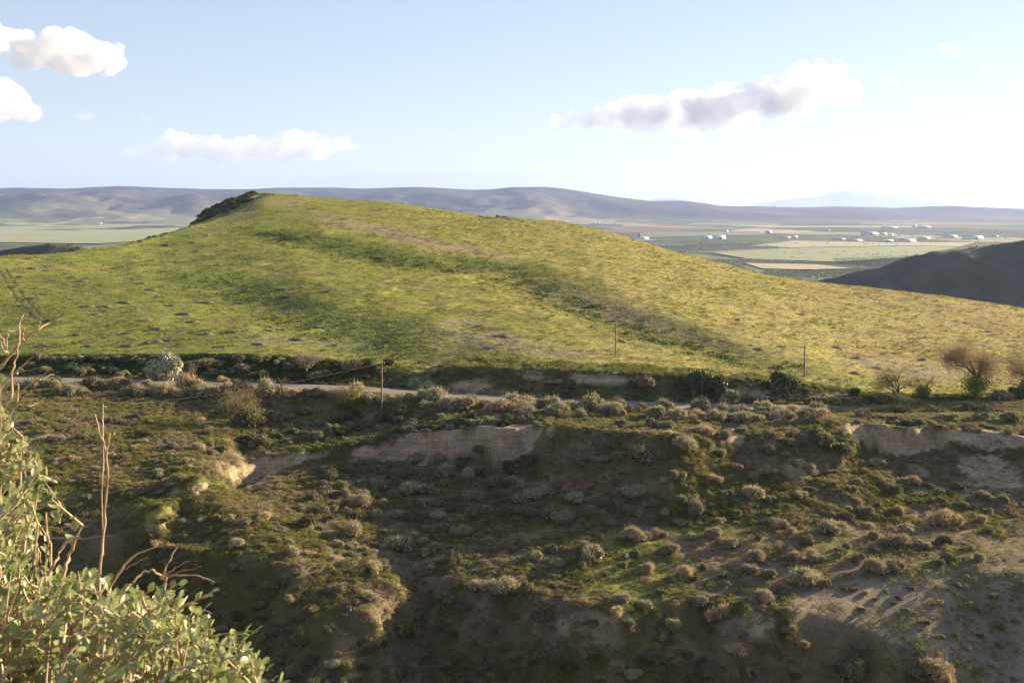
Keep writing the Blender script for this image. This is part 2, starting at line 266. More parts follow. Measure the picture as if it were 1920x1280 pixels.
for (cx, cy, rx, ry, an, col, am) in [
    (640, 415, 90, 12, 12, np.array([0.30, 0.225, 0.165]), .95), (760, 442, 110, 13, 14, np.array([0.30, 0.225, 0.165]), .95), (880, 468, 80, 9, 12, np.array([0.29, 0.215, 0.155]), .9), (510, 378, 60, 10, 5, pale * .75, .7),
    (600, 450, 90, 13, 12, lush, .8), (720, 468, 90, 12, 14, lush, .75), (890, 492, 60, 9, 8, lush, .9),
    (1100, 570, 150, 26, 14, greyb * .8, .6), (1230, 605, 140, 25, 16, greyb * .75, .65), (1330, 640, 70, 20, 18, (0.09, 0.10, 0.03), .7), (1180, 620, 120, 18, 14, (0.08, 0.10, 0.03), .5),
    (880, 625, 120, 26, 6, greyb * 1.05, .75), (760, 610, 90, 28, 8, (0.075, 0.10, 0.03), .7), (700, 650, 100, 18, 5, (0.08, 0.11, 0.025), .5), (1000, 655, 120, 14, 4, greyb * 1.2, .5),
    (1700, 690, 130, 18, 8, greyb * 1.3, .6), (1840, 600, 90, 22, 12, orange * .85, .5), (1440, 522, 60, 5, 8, (0.33, 0.33, 0.02), .7), (1760, 728, 80, 8, 3, (0.30, 0.31, 0.03), .7), (180, 560, 200, 50, 0, (0.135, 0.16, 0.035), .5),
    (560, 640, 150, 8, 4, greyb * 1.3, .5), (430, 420, 60, 6, -22, greyb, .7)]:
    C = lerp(C, col, np.minimum(ell(cx, cy, rx, ry, an), 1) * am * sst(-0.55, 0.1, n2 + 0.25))
# bare earth: molehill-like scars in rows on the hill
low = (1 - hillm)
# scarps and cut banks of pale marl
def at_line(L, px): return np.interp(px, PXG, L[0])
between = sst(-1.2, 0.4, GY - at_line(L_foot, PXP)) * (1 - sst(-0.2, 0.8, GY - at_line(L_top, PXP) - 0.2))
BARE = np.zeros(GX.shape)
def poly_mask(pts, wob=15.0):
    n5 = fbm(GX / 2.2, GY / 2.2, 57); n6 = fbm(GX / 2.2, GY / 2.2, 58); X = PXP + wob * 2 * n5; Y = PYP + wob * n6; r = np.zeros(GX.shape, bool); j = len(pts) - 1
    for i in range(len(pts)):
        (xi, yi), (xj, yj) = pts[i], pts[j]; r ^= ((yi > Y) != (yj > Y)) & (X < (xj - xi) * (Y - yi) / (yj - yi + 1e-9) + xi); j = i
    return r.astype(float) * (GY > 90) * (GY < 203)
for pts in ([(428, 880), (450, 872), (530, 850), (612, 842), (612, 858), (560, 868), (520, 885), (480, 905), (440, 912)], [(655, 838), (700, 832), (770, 815), (840, 804), (930, 797), (1036, 796), (1010, 830), (965, 868), (948, 886), (925, 868), (890, 850), (850, 850), (800, 862), (700, 868), (655, 862)], [(1565, 800), (1620, 790), (1780, 802), (1900, 812), (1990, 815), (1990, 840), (1860, 838), (1790, 834), (1720, 850), (1690, 856), (1640, 845), (1600, 822)], [(1800, 860), (1850, 848), (1900, 858), (1915, 905), (1850, 918), (1800, 890)]):
    BARE = np.maximum(BARE, poly_mask(pts)); C = lerp(C, pale * (0.93 + .1 * np.sin(GZ * 5 + n1 * 2))[..., None].mean(), poly_mask(pts) * (.8 + .2 * sst(-.6, 0, n2)))
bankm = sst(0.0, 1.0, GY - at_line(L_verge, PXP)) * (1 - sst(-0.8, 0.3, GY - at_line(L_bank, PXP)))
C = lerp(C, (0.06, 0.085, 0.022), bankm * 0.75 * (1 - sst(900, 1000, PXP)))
C = lerp(C, soil * 0.9, bankm * 0.6 * sst(1150, 1300, PXP))
for (cx, cy, rx, ry, an, am) in [(870, 727, 46, 17, 0, 1), (795, 718, 28, 17, 0, .8), (800, 692, 32, 8, 0, .8), (1000, 704, 50, 8, 5, .85), (1130, 711, 90, 11, 3, 1), (940, 735, 30, 10, 0, .6), (1440, 738, 110, 11, 2, .8), (1560, 742, 40, 8, 0, .9),
    (300, 975, 34, 30, 0, 1), (372, 918, 18, 14, 0, .95), (335, 925, 16, 12, 0, .7), (1380, 816, 22, 20, 0, .95), (1450, 835, 18, 12, 0, .5), (1500, 880, 35, 22, 0, .55), (1860, 880, 50, 34, 20, .8), (1730, 888, 25, 12, 30, .6),
    (1110, 1165, 70, 26, 0, .7), (1425, 1170, 40, 26, 0, .95), (1400, 930, 30, 16, 0, .4), (1130, 905, 140, 18, 4, .25), (80, 830, 60, 18, 0, .5), (1860, 1066, 70, 9, 0, .85), (1250, 1215, 90, 30, 0, .3), (1130, 1200, 40, 20, 0, .4)]:
    e_ = ell(cx, cy, rx, ry, an, 0.35, 0.5) * am; BARE = np.maximum(BARE, e_ * .9); C = lerp(C, pale * (1.0 if cy > 900 and cx < 400 else 0.88), e_)
knoll = (PXP > 1350) * sst(-1.5, 1.5, at_line(L_lip, PXP) - GY) * sst(-2.0, 1.0, GY - at_line(L_mid, PXP))
C = lerp(C, np.array([0.25, 0.205, 0.15]), knoll * sst(1400, 1520, PXP) * (0.7 + 0.3 * sst(-.2, .2, n2)) * (1 - .5 * sst(.2, .5, n1)))
terr = sst(0, 2, GY - at_line(L_lip2, PXP)) * (1 - sst(-2, 2, GY - at_line(L_back, PXP))) * low
C = lerp(C, (0.24, 0.17, 0.095), terr * sst(0.0, 0.45, -n1 + 0.3 * n2) * sst(900, 1100, PXP) * .7)
C = lerp(C, (0.20, 0.195, 0.045), terr * sst(-0.25, 0.25, n1 + 0.5 * n2) * 0.85)
C = lerp(C, (0.22, 0.10, 0.075), ell(1080, 905, 100, 16, 3) * 0.6); C = lerp(C, (0.22, 0.10, 0.075), ell(805, 803, 35, 14) * 0.6)
flat = sst(0.5, 2, GY - at_line(L_top, PXP)) * (1 - sst(0, 2, GY - at_line(L_verge, PXP))) * sst(1540, 1600, PXP)
C = lerp(C, (0.145, 0.15, 0.04), flat * 0.8)
shoul = sst(-3.2, -1.8, GY - rd[np.clip(((PXP - PXG[0]) / 4).astype(int), 0, len(PXG) - 1)]) * (1 - sst(7.4, 8.4, GY - rd[np.clip(((PXP - PXG[0]) / 4).astype(int), 0, len(PXG) - 1)]))
C = lerp(C, (0.22, 0.17, 0.115), shoul * (1 - sst(1480, 1600, PXP)) * 0.8)
C = lerp(C, (0.16, 0.105, 0.06), sst(60, 0, GY) * 1.0)
ny, nx = GX.shape
idx = np.arange(ny * nx).reshape(ny, nx)
FQ = np.stack([idx[:-1, :-1], idx[:-1, 1:], idx[1:, 1:], idx[1:, :-1]], -1).reshape(-1, 4)
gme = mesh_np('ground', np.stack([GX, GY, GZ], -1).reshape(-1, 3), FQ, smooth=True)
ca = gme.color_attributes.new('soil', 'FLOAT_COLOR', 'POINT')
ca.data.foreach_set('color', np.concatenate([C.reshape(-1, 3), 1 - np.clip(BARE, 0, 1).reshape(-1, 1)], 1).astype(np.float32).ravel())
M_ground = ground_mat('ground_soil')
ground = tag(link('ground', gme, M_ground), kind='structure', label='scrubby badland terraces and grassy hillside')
# ------------------------------------------------------------------ road
pr = np.arange(-300, 1631, 10.0); di = np.interp(pr, PXG, rd); zi = np.interp(pr, PXG, rz)
V = []; NR = 9
for i, p in enumerate(pr):
    for k in range(NR):
        Y = di[i] + 0.4 + 5.2 * k / (NR - 1); x = (p - 960) / F * (di[i] + 3); e = abs(k - 4) / 4
        V.append((x, Y, max(zi[i] + 0.10 - 0.05 * e * e, 0 + zi[i])))
idr = np.arange(len(V)).reshape(len(pr), NR)
road_me = mesh_np('road', V, np.stack([idr[:-1, :-1], idr[1:, :-1], idr[1:, 1:], idr[:-1, 1:]], -1).reshape(-1, 4), smooth=True)
road = tag(link('road', road_me, pmat('worn_asphalt', (0.17, 0.143, 0.12), (0.26, 0.22, 0.185), 0.5, 0.9, 0.2, 8)), kind='structure', label='narrow pale country road')
#@@OBJECTS
# ------------------------------------------------------------------ far country: plain, foothills, ridge, mountains
PLAIN = -107.0
RIDGE = np.array([(-1500, 365), (-400, 358), (0, 353), (30, 352), (125, 354), (180, 351), (225, 349), (300, 352), (400, 355), (470, 355), (520, 352), (560, 352), (640, 352), (680, 354), (730, 352), (780, 350.5), (830, 353), (880, 356), (920, 355), (960, 351), (1020, 350.5), (1060, 354), (1110, 362), (1160, 370), (1220, 377), (1280, 376), (1320, 381), (1350, 386), (1420, 387), (1500, 389), (1560, 387), (1620, 388), (1680, 390), (1740, 387), (1780, 386), (1850, 389), (1920, 392), (2400, 388), (3500, 380)], float)
fx = np.concatenate([-np.geomspace(42000, 60, 230), np.linspace(-50, 50, 5), np.geomspace(60, 42000, 230)]); fy = np.concatenate([np.geomspace(640, 6000, 120), np.geomspace(6060, 13000, 150), np.geomspace(13300, 47000, 26)])
# bearings instead of a square lattice: rows of constant distance, columns of constant bearing
tb = np.linspace(-1.35, 1.35, 520)
FXg = tb[None, :] * fy[:, None]; FYg = np.repeat(fy[:, None], len(tb), 1)
pxf = 960 + F * FXg / FYg
YR = 11000 + 900 * fbm(FXg / 5000, FXg * 0, 61, 2)
zr = (HZ - np.interp(pxf, RIDGE[:, 0], RIDGE[:, 1])) / F * YR
leftm = 1 - sst(900, 1500, pxf)
foot = 6300 * leftm + 8200 * (1 - leftm)
g = sst(0, 1, (FYg - foot) / (YR - foot)); g = np.where(FYg > YR, 1 - sst(0, 1, (FYg - YR) / 7000), g)
rid = 1 - np.abs(fbm(FXg / 1300, FYg / 2000, 63, 6, .6)) * 2.6
FZ = PLAIN + (zr - PLAIN) * np.clip(g * (1 - 1.15 * (1 - g) ** .8 * np.clip(1 - rid, 0, 1.2)), -1, 1) * (FYg > 0)
FZ = FZ + leftm * sst(4300, 6500, FYg) * (1 - sst(8500, 10000, FYg)) * np.maximum(fbm(FXg / 900, FYg / 1200, 65, 4) + 0.12, -0.1) * 85
FZ = FZ + (1 - leftm) * sst(4500, 7000, FYg) * (1 - sst(9000, 10500, FYg)) * fbm(FXg / 1500, FYg / 2000, 67, 3) * 14
FZ = FZ + sst(640, 900, FYg) * (1 - sst(2000, 4000, FYg)) * fbm(FXg / 300, FYg / 300, 68, 3) * 1.2
FC = np.zeros(FXg.shape + (3,)); FC[:] = (0.17, 0.17, 0.075)
q = fbm(FXg / 700, FYg / 900, 71, 5)
FC = lerp(FC, (0.06, 0.06, 0.05), sst(6200, 8500, FYg) * 0.9)
FC = lerp(FC, (0.24, 0.20, 0.13), sst(6000, 7000, FYg) * sst(0.05, 0.45, q) * 0.7 * (1 - 0.6 * g))
FC = lerp(FC, (0.03, 0.038, 0.028), sst(6500, 8500, FYg) * sst(0.0, 0.3, -q) * 0.9)
FC = lerp(FC, (0.035, 0.04, 0.03), sst(9000, 10500, FYg) * .7)
fme_idx = np.arange(FXg.size).reshape(FXg.shape)
fme = mesh_np('plain', np.stack([FXg, FYg, FZ], -1).reshape(-1, 3), np.stack([fme_idx[:-1, :-1], fme_idx[:-1, 1:], fme_idx[1:, 1:], fme_idx[1:, :-1]], -1).reshape(-1, 4), smooth=True)
ca = fme.color_attributes.new('soil', 'FLOAT_COLOR', 'POINT')
alpha = (1 - sst(6200, 8800, FYg) * 0.93)
ca.data.foreach_set('color', np.concatenate([FC.reshape(-1, 3), alpha.reshape(-1, 1)], 1).astype(np.float32).ravel())
def plain_mat():
    m, nt, b, out = nmat('patchwork_fields'); N = nt.nodes; L = nt.links
    at = N.new('ShaderNodeAttribute'); at.attribute_name = 'soil'; tc = N.new('ShaderNodeTexCoord')
    mp = N.new('ShaderNodeMapping'); mp.inputs['Rotation'].default_value = (0, 0, 0.35); mp.inputs['Scale'].default_value = (1 / 420, 1 / 620, 0.0)
    L.new(tc.outputs['Object'], mp.inputs['Vector'])
    nz = N.new('ShaderNodeTexNoise'); nz.inputs['Scale'].default_value = 0.9; nz.inputs['Detail'].default_value = 2
    L.new(mp.outputs[0], nz.inputs['Vector'])
    mv = N.new('ShaderNodeMixRGB'); mv.blend_type = 'LINEAR_LIGHT'; mv.inputs['Fac'].default_value = 0.35; L.new(mp.outputs[0], mv.inputs[1]); L.new(nz.outputs['Color'], mv.inputs[2])
    vo = N.new('ShaderNodeTexVoronoi'); vo.voronoi_dimensions = '2D'; vo.distance = 'CHEBYCHEV'; vo.inputs['Scale'].default_value = 1.0
    L.new(mv.outputs[0], vo.inputs['Vector'])
    sp = N.new('ShaderNodeSeparateColor'); L.new(vo.outputs['Color'], sp.inputs[0])
    cr = N.new('ShaderNodeValToRGB'); cr.color_ramp.interpolation = 'CONSTANT'; E = cr.color_ramp.elements
    cols = [(0.0, (0.11, 0.13, 0.06)), (0.16, (0.23, 0.26, 0.11)), (0.32, (0.09, 0.10, 0.055)), (0.5, (0.34, 0.30, 0.16)), (0.6, (0.16, 0.19, 0.08)), (0.74, (0.22, 0.16, 0.11)), (0.84, (0.29, 0.32, 0.15)), (0.93, (0.42, 0.37, 0.22))]
    E[0].position, E[0].color = cols[0][0], (*cols[0][1], 1); E[1].position, E[1].color = cols[1][0], (*cols[1][1], 1)
    for p, c in cols[2:]:
        e = E.new(p); e.color = (*c, 1)
    L.new(sp.outputs[0], cr.inputs['Fac'])
    mx = N.new('ShaderNodeMixRGB'); L.new(at.outputs['Alpha'], mx.inputs['Fac']); L.new(at.outputs['Color'], mx.inputs[1]); L.new(cr.outputs['Color'], mx.inputs[2])
    n2 = N.new('ShaderNodeTexNoise'); n2.inputs['Scale'].default_value = 0.012; n2.inputs['Detail'].default_value = 8; L.new(tc.outputs['Object'], n2.inputs['Vector'])
    mr = N.new('ShaderNodeMapRange'); mr.inputs['From Min'].default_value = 0.3; mr.inputs['From Max'].default_value = 0.7; mr.inputs['To Min'].default_value = 0.65; mr.inputs['To Max'].default_value = 1.3; L.new(n2.outputs['Fac'], mr.inputs['Value'])
    hs = N.new('ShaderNodeHueSaturation'); L.new(mx.outputs[0], hs.inputs['Color']); L.new(mr.outputs[0], hs.inputs['Value']); L.new(hs.outputs[0], b.inputs['Base Color'])
    b.inputs['Roughness'].default_value = 0.95; b.inputs['Specular IOR Level'].default_value = 0.05
    return m
tag(link('plain', fme, plain_mat()), kind='structure', label='wide hazy farmed plain and far ridge')
def flook(px, py):                                # plain point seen at a photo pixel
    Y = -PLAIN * F / (py - HZ); return ((px - 960) / F * Y, Y, PLAIN)
def fheight(x, y):
    i = int(np.clip(np.searchsorted(fy, y) - 1, 0, len(fy) - 2)); j = int(np.clip((x / y - tb[0]) / (tb[1] - tb[0]), 0, len(tb) - 2)); return float(max(FZ[i, j], FZ[i + 1, j], FZ[i, j + 1], FZ[i + 1, j + 1]))
# fields one can tell apart on the plain
def field(name, pts, c1, c2, label, h=1.6, sc=0.02):
    P = [flook(*p) for p in pts]
    bm = bmesh.new(); vs = [bm.verts.new((x, y, z + h)) for x, y, z in P]; bm.faces.new(vs); 
    me = bpy.data.meshes.new(name); bm.normal_update(); bm.to_mesh(me); bm.free()
    if me.polygons[0].normal.z < 0: me.flip_normals()
    return tag(link(name, me, pmat(label.replace(' ', '_'), c1, c2, sc, 0.95, detail=8)), kind='structure', label=label)
field('field', [(1330, 474), (1480, 466), (1700, 462), (1800, 464), (1700, 484), (1560, 492), (1400, 486)], (0.20, 0.23, 0.09), (0.28, 0.30, 0.12), 'pale green field on the plain')
field('field', [(1490, 452), (1650, 455), (1830, 455), (1800, 463), (1700, 461.5), (1480, 465), (1400, 462)], (0.31, 0.285, 0.145), (0.42, 0.37, 0.20), 'yellow field strip before the halls')
field('field', [(1395, 494), (1530, 497), (1600, 505), (1520, 507), (1430, 505)], (0.34, 0.30, 0.16), (0.43, 0.37, 0.21), 'small straw field behind the hill')
field('field', [(1230, 462), (1400, 456), (1480, 465), (1350, 472), (1200, 480)], (0.13, 0.13, 0.075), (0.19, 0.17, 0.10), 'grey brown olive ground', 1.0)
field('field', [(1150, 488), (1400, 486), (1560, 493), (1640, 495), (1400, 493), (1380, 512), (1150, 512)], (0.12, 0.12, 0.07), (0.17, 0.155, 0.09), 'dark olive ground', 1.0)
field('field', [(1200, 437), (1420, 434), (1440, 441), (1200, 446)], (0.13, 0.155, 0.07), (0.17, 0.19, 0.09), 'green field by the white hall')
field('field', [(-250, 428), (90, 424), (330, 427), (370, 434), (330, 450), (180, 458), (0, 456), (-250, 460)], (0.27, 0.275, 0.13), (0.33, 0.33, 0.16), 'large light green field at the left', 2.5, 0.006)
field('field', [(-250, 418), (60, 421), (280, 420), (350, 427), (90, 424), (-250, 427.5)], (0.33, 0.25, 0.18), (0.40, 0.30, 0.22), 'pinkish ploughed strip at the left', 2.5, 0.006)
# near dark hills standing on the plain, left and right of the grassy hill
MPTS = []
def mound(name, label, sil, dist, run, cols, seed):
    s = np.array(sil, float); pxs = np.linspace(s[0, 0], s[-1, 0], 240); row = np.interp(pxs, s[:, 0], s[:, 1])
    zc = (HZ - row) / F * dist; vs = np.linspace(-1, 1, 61)
    X = np.repeat(((pxs - 960) / F * dist)[None], 61, 0); rr = run
    Y = dist + vs[:, None] * rr * np.ones_like(X); 
    sh = np.where(vs < 0, 1 - np.abs(vs) ** 1.15, (1 - np.abs(vs)) )[:, None]
    Z = (PLAIN - 6) + (zc[None] - PLAIN + 6) * sh; Z = Z + fbm(X / 40, Y / 40, seed) * 4 * (np.abs(vs) > 0.02)[:, None] * np.minimum(1, np.abs(vs) * 5)[:, None] + fbm(X / 9, Y / 9, seed + 3, 3) * 1.0
    ii = np.arange(X.size).reshape(X.shape)
    me = mesh_np(name, np.stack([X, Y, Z], -1).reshape(-1, 3), np.stack([ii[:-1, :-1], ii[:-1, 1:], ii[1:, 1:], ii[1:, :-1]], -1).reshape(-1, 4), smooth=True)
    k_ = RNG.integers(0, X.size, 2600); MPTS.append(np.stack([X.ravel()[k_] + RNG.normal(0, .4, 2600), Y.ravel()[k_], Z.ravel()[k_] - .15], 1))
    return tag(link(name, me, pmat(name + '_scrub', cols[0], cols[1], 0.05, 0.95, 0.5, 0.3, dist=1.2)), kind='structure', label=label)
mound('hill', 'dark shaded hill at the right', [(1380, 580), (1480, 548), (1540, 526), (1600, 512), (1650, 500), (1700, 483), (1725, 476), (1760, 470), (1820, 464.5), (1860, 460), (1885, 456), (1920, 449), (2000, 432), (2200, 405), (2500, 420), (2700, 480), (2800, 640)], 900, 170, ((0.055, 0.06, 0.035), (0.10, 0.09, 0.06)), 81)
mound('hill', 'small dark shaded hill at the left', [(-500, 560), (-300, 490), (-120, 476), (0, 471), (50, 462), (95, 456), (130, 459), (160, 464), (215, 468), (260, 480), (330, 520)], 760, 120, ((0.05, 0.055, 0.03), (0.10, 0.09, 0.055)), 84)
def far_peak(name, label, sil, dist):
    s = np.array(sil, float); pxs = np.linspace(s[0, 0], s[-1, 0], 260); zc = (HZ - np.interp(pxs, s[:, 0], s[:, 1])) / F * dist
    vs = np.linspace(-1, 1, 41); X = np.repeat(((pxs - 960) / F * dist)[None], 41, 0); Y = dist + vs[:, None] * 3200 * np.ones_like(X)
    Z = PLAIN - 60 + (zc[None] - PLAIN + 60) * (1 - np.abs(vs))[:, None] ** 1.1; Z = Z + fbm(X / 900, Y / 900, 91) * 60 * np.minimum(1, np.abs(vs) * 3)[:, None]
    ii = np.arange(X.size).reshape(X.shape)
    me = mesh_np(name, np.stack([X, Y, Z], -1).reshape(-1, 3), np.stack([ii[:-1, :-1], ii[:-1, 1:], ii[1:, 1:], ii[1:, :-1]], -1).reshape(-1, 4), smooth=True)
    return tag(link(name, me, pmat(name + '_rock', (0.10, 0.10, 0.09), (0.17, 0.16, 0.13), 0.002, 0.95)), kind='structure', label=label)
far_peak('mountain', 'pale far mountain', [(1340, 400), (1380, 388), (1410, 384), (1450, 377), (1500, 371), (1540, 367), (1562, 360), (1585, 357), (1622, 359), (1660, 366), (1700, 368), (1745, 374), (1790, 384), (1830, 395)], 40000)
far_peak('mountain', 'pale low far mountain', [(1170, 392), (1215, 375), (1240, 372), (1262, 371.5), (1290, 375), (1340, 390)], 39000)
# ------------------------------------------------------------------ haze: the air itself
def haze_box():
    bm = bmesh.new(); bmesh.ops.create_cube(bm, size=1.0)
    x0, x1, y0, y1, z0, z1 = -62000, 62000, -300, 48000, -135, 720
    for v in bm.verts: v.co = (x0 if v.co.x < 0 else x1, y0 if v.co.y < 0 else y1, z0 if v.co.z < 0 else z1)
    me = bpy.data.meshes.new('haze'); bm.to_mesh(me); bm.free()
    m = bpy.data.materials.new('thin_haze'); m.use_nodes = True; nt = m.node_tree; nt.nodes.remove(nt.nodes['Principled BSDF'])
    v = nt.nodes.new('ShaderNodeVolumePrincipled'); v.inputs['Color'].default_value = (0.45, 0.58, 1.0, 1); v.inputs['Density'].default_value = HAZE; v.inputs['Anisotropy'].default_value = 0.25
    nt.links.new(v.outputs[0], nt.nodes['Material Output'].inputs['Volume'])
    return tag(link('haze', me, m), kind='stuff', label='thin pale haze over the plain')
HAZE = 3.8e-5
haze_box()
# ------------------------------------------------------------------ clouds
def cloud_mat(name, dens, col):
    m = bpy.data.materials.new(name); m.use_nodes = True; nt = m.node_tree; nt.nodes.remove(nt.nodes['Principled BSDF'])
    v = nt.nodes.new('ShaderNodeVolumePrincipled'); v.inputs['Color'].default_value = (col, col * .995, col * .99, 1); v.inputs['Density'].default_value = dens * 1.8; v.inputs['Anisotropy'].default_value = 0.3
    tc = nt.nodes.new('ShaderNodeTexCoord'); no = nt.nodes.new('ShaderNodeTexNoise'); no.inputs['Scale'].default_value = 1 / 750; no.inputs['Detail'].default_value = 5; no.inputs['Roughness'].default_value = .62
    mr = nt.nodes.new('ShaderNodeMapRange'); mr.inputs['From Min'].default_value = .36; mr.inputs['From Max'].default_value = .62; mr.inputs['To Min'].default_value = 0.0; mr.inputs['To Max'].default_value = dens * 2.3
    nt.links.new(tc.outputs['Object'], no.inputs['Vector']); nt.links.new(no.outputs['Fac'], mr.inputs['Value']); nt.links.new(mr.outputs[0], v.inputs['Density'])
    nt.links.new(v.outputs[0], nt.nodes['Material Output'].inputs['Volume']); return m
CD = 31000.0
def cloud(label, puffs, dens=0.0016, vox=70.0, seed=1, col=.95):
    """puffs: (column, row, radius in px); merged into one billowy body"""
    rg = random.Random(seed); bm = bmesh.new(); k = CD / F
    for (px, py, r) in puffs:
        r = r * 1.1
        for j in range(7):
            if j == 0: a, rr, dz, dx, dy = 0, r, 0, 0, 0
            else:
                a = rg.uniform(0, 2 * math.pi); rr = r * rg.uniform(0.32, 0.6); e = rg.uniform(-0.25, 1.0); dx = math.cos(a) * r * 0.85 * math.sqrt(max(0, 1 - e * e * .7)); dy = math.sin(a) * r * .8; dz = e * r * 0.7
            mtx = Matrix.Translation(((px + dx - 960) * k, CD + dy * k * 1.3 + rg.uniform(-.3, .3) * r * k, (HZ - py + dz) * k)) @ Matrix.Diagonal((rr * k, rr * k * 1.2, rr * k * 0.85, 1))
            bmesh.ops.create_icosphere(bm, subdivisions=2, radius=1.0, matrix=mtx)
    tmp = bpy.data.meshes.new('tmp'); bm.to_mesh(tmp); bm.free(); to = bpy.data.objects.new('tmp', tmp); COL.objects.link(to)
    rm = to.modifiers.new('r', 'REMESH'); rm.mode = 'VOXEL'; rm.voxel_size = vox
    for size, st in ((620, 420), (210, 170)):
        tx = bpy.data.textures.new('billow', 'CLOUDS'); tx.noise_scale = size; tx.noise_depth = 3
        d = to.modifiers.new('d', 'DISPLACE'); d.texture = tx; d.strength = st; d.mid_level = 0.55
    dg = bpy.context.evaluated_depsgraph_get(); me = bpy.data.meshes.new_from_object(to.evaluated_get(dg)); me.name = 'cloud'
    bpy.data.objects.remove(to); me.materials.clear()
    o = link('cloud', me, cloud_mat('cloud_vapour', dens, col)); return tag(o, label, 'cloud', 'fair weather clouds')
cloud('bright puffy white cloud in the upper left corner', [(-60, 85, 55), (20, 80, 32), (60, 100, 36), (110, 100, 40), (150, 100, 42), (190, 108, 36), (208, 128, 22), (150, 128, 24)], 0.0016, 70, 1)
cloud('smaller pale cloud below the bright one at the left edge', [(-70, 190, 60), (10, 175, 26), (30, 200, 30), (60, 213, 20), (-5, 205, 34)], 0.0009, 70, 2, .9)
cloud('long flat grey cloud low above the grassy hill', [(245, 287, 14), (275, 284, 20), (310, 277, 28), (350, 274, 30), (400, 280, 32), (450, 284, 32), (500, 284, 34), (550, 280, 33), (600, 275, 27), (640, 275, 20), (670, 277, 12), (560, 266, 22), (330, 264, 18), (395, 268, 18)], 0.0008, 70, 3, .88)
cloud('long wedge shaped grey cloud rising to the right', [(1045, 229, 16), (1085, 226, 22), (1130, 222, 30), (1180, 217, 36), (1230, 215, 40), (1280, 214, 43), (1330, 210, 46), (1380, 204, 45), (1430, 195, 42), (1480, 176, 44), (1515, 152, 36), (1550, 166, 38), (1585, 176, 30), (1500, 200, 34), (1300, 232, 28), (1240, 230, 22)], 0.0011, 70, 4, .87)
cloud('tiny white cloud tuft right of the long wedge cloud', [(1672, 152, 9), (1685, 154, 8)], 0.0011, 45, 5)
cloud('faint wisp of cloud near the top right', [(1770, 92, 10), (1780, 93, 10), (1791, 96, 10), (1802, 99, 9)], 0.0006, 45, 6)
cloud('faint wisp of cloud close to the right edge', [(1848, 132, 9), (1862, 134, 7)], 0.0006, 45, 7)
cloud('tiny white tuft of cloud above the long flat cloud', [(262, 224, 8), (270, 226, 6)], 0.0010, 40, 8)
cloud('tiny pale tuft of cloud near the left edge cloud', [(150, 219, 10), (163, 222, 8)], 0.0007, 40, 9)
cloud('thin grey streak of cloud left of the hazy gap', [(990, 316, 7), (1002, 316, 8), (1014, 315, 9), (1026, 316, 7)], 0.0005, 40, 10)
cloud('thin grey streak of cloud low at the right', [(1792, 333, 7), (1803, 332, 8), (1814, 333, 8), (1825, 333, 7)], 0.0005, 40, 11)
#@@NEAR
# ------------------------------------------------------------------ plant building blocks
def tube_np(P, R, sides=5):
    P = np.asarray(P, float); n = len(P); T = np.gradient(P, axis=0); T /= np.linalg.norm(T, axis=1)[:, None] + 1e-9
    up = np.array([0.31, 0.17, 0.93]); A = np.cross(T, up); A /= np.linalg.norm(A, axis=1)[:, None] + 1e-9; B = np.cross(T, A)
    an = np.arange(sides) / sides * 2 * np.pi
    V = P[:, None] + np.asarray(R, float)[:, None, None] * (np.cos(an)[None, :, None] * A[:, None] + np.sin(an)[None, :, None] * B[:, None])
    i = np.arange(n * sides).reshape(n, sides); j = np.roll(i, -1, axis=1)
    return V.reshape(-1, 3), np.stack([i[:-1], j[:-1], j[1:], i[1:]], -1).reshape(-1, 4)
class MB:
    def __init__(s): s.v = []; s.f = []; s.m = []; s.n = 0
    def add(s, V, Fc, mi=0): s.v.append(np.asarray(V, float)); s.f.append(np.asarray(Fc) + s.n); s.m.append(np.full(len(Fc), mi)); s.n += len(V)
    def tube(s, P, R, mi=0, sides=5): s.add(*tube_np(P, R, sides), mi)
    def box(s, c, d, mi=0, rz=0.0):
        c = np.array(c, float); d = np.array(d, float) / 2
        V = np.array([(x, y, z) for z in (-1, 1) for y in (-1, 1) for x in (-1, 1)], float) * d
        co, si = math.cos(rz), math.sin(rz); V = V @ np.array([[co, si, 0], [-si, co, 0], [0, 0, 1]]) + c
        s.add(V, [(0, 2, 3, 1), (4, 5, 7, 6), (0, 1, 5, 4), (2, 6, 7, 3), (0, 4, 6, 2), (1, 3, 7, 5)], mi)
    def mesh(s, name, smooth=False): return mesh_np(name, np.concatenate(s.v), np.concatenate(s.f), smooth, np.concatenate(s.m))
def cards(P, D, L, W, rg, U=None):
    """thin quads at P pointing along D (length L, width W)"""
    n = len(P); D = D / (np.linalg.norm(D, axis=1)[:, None] + 1e-9)
    S = np.cross(D, rg.normal(size=(n, 3)) if U is None else U + rg.normal(size=(n, 3)) * .45); S /= np.linalg.norm(S, axis=1)[:, None] + 1e-9
    L = np.broadcast_to(L, n)[:, None]; W = np.broadcast_to(W, n)[:, None]
    V = np.stack([P - S * W * .35, P + S * W * .35, P + D * L * .6 + S * W * .5, P + D * L - S * W * .1], 1)
    return V.reshape(-1, 3), np.arange(n * 4).reshape(n, 4)
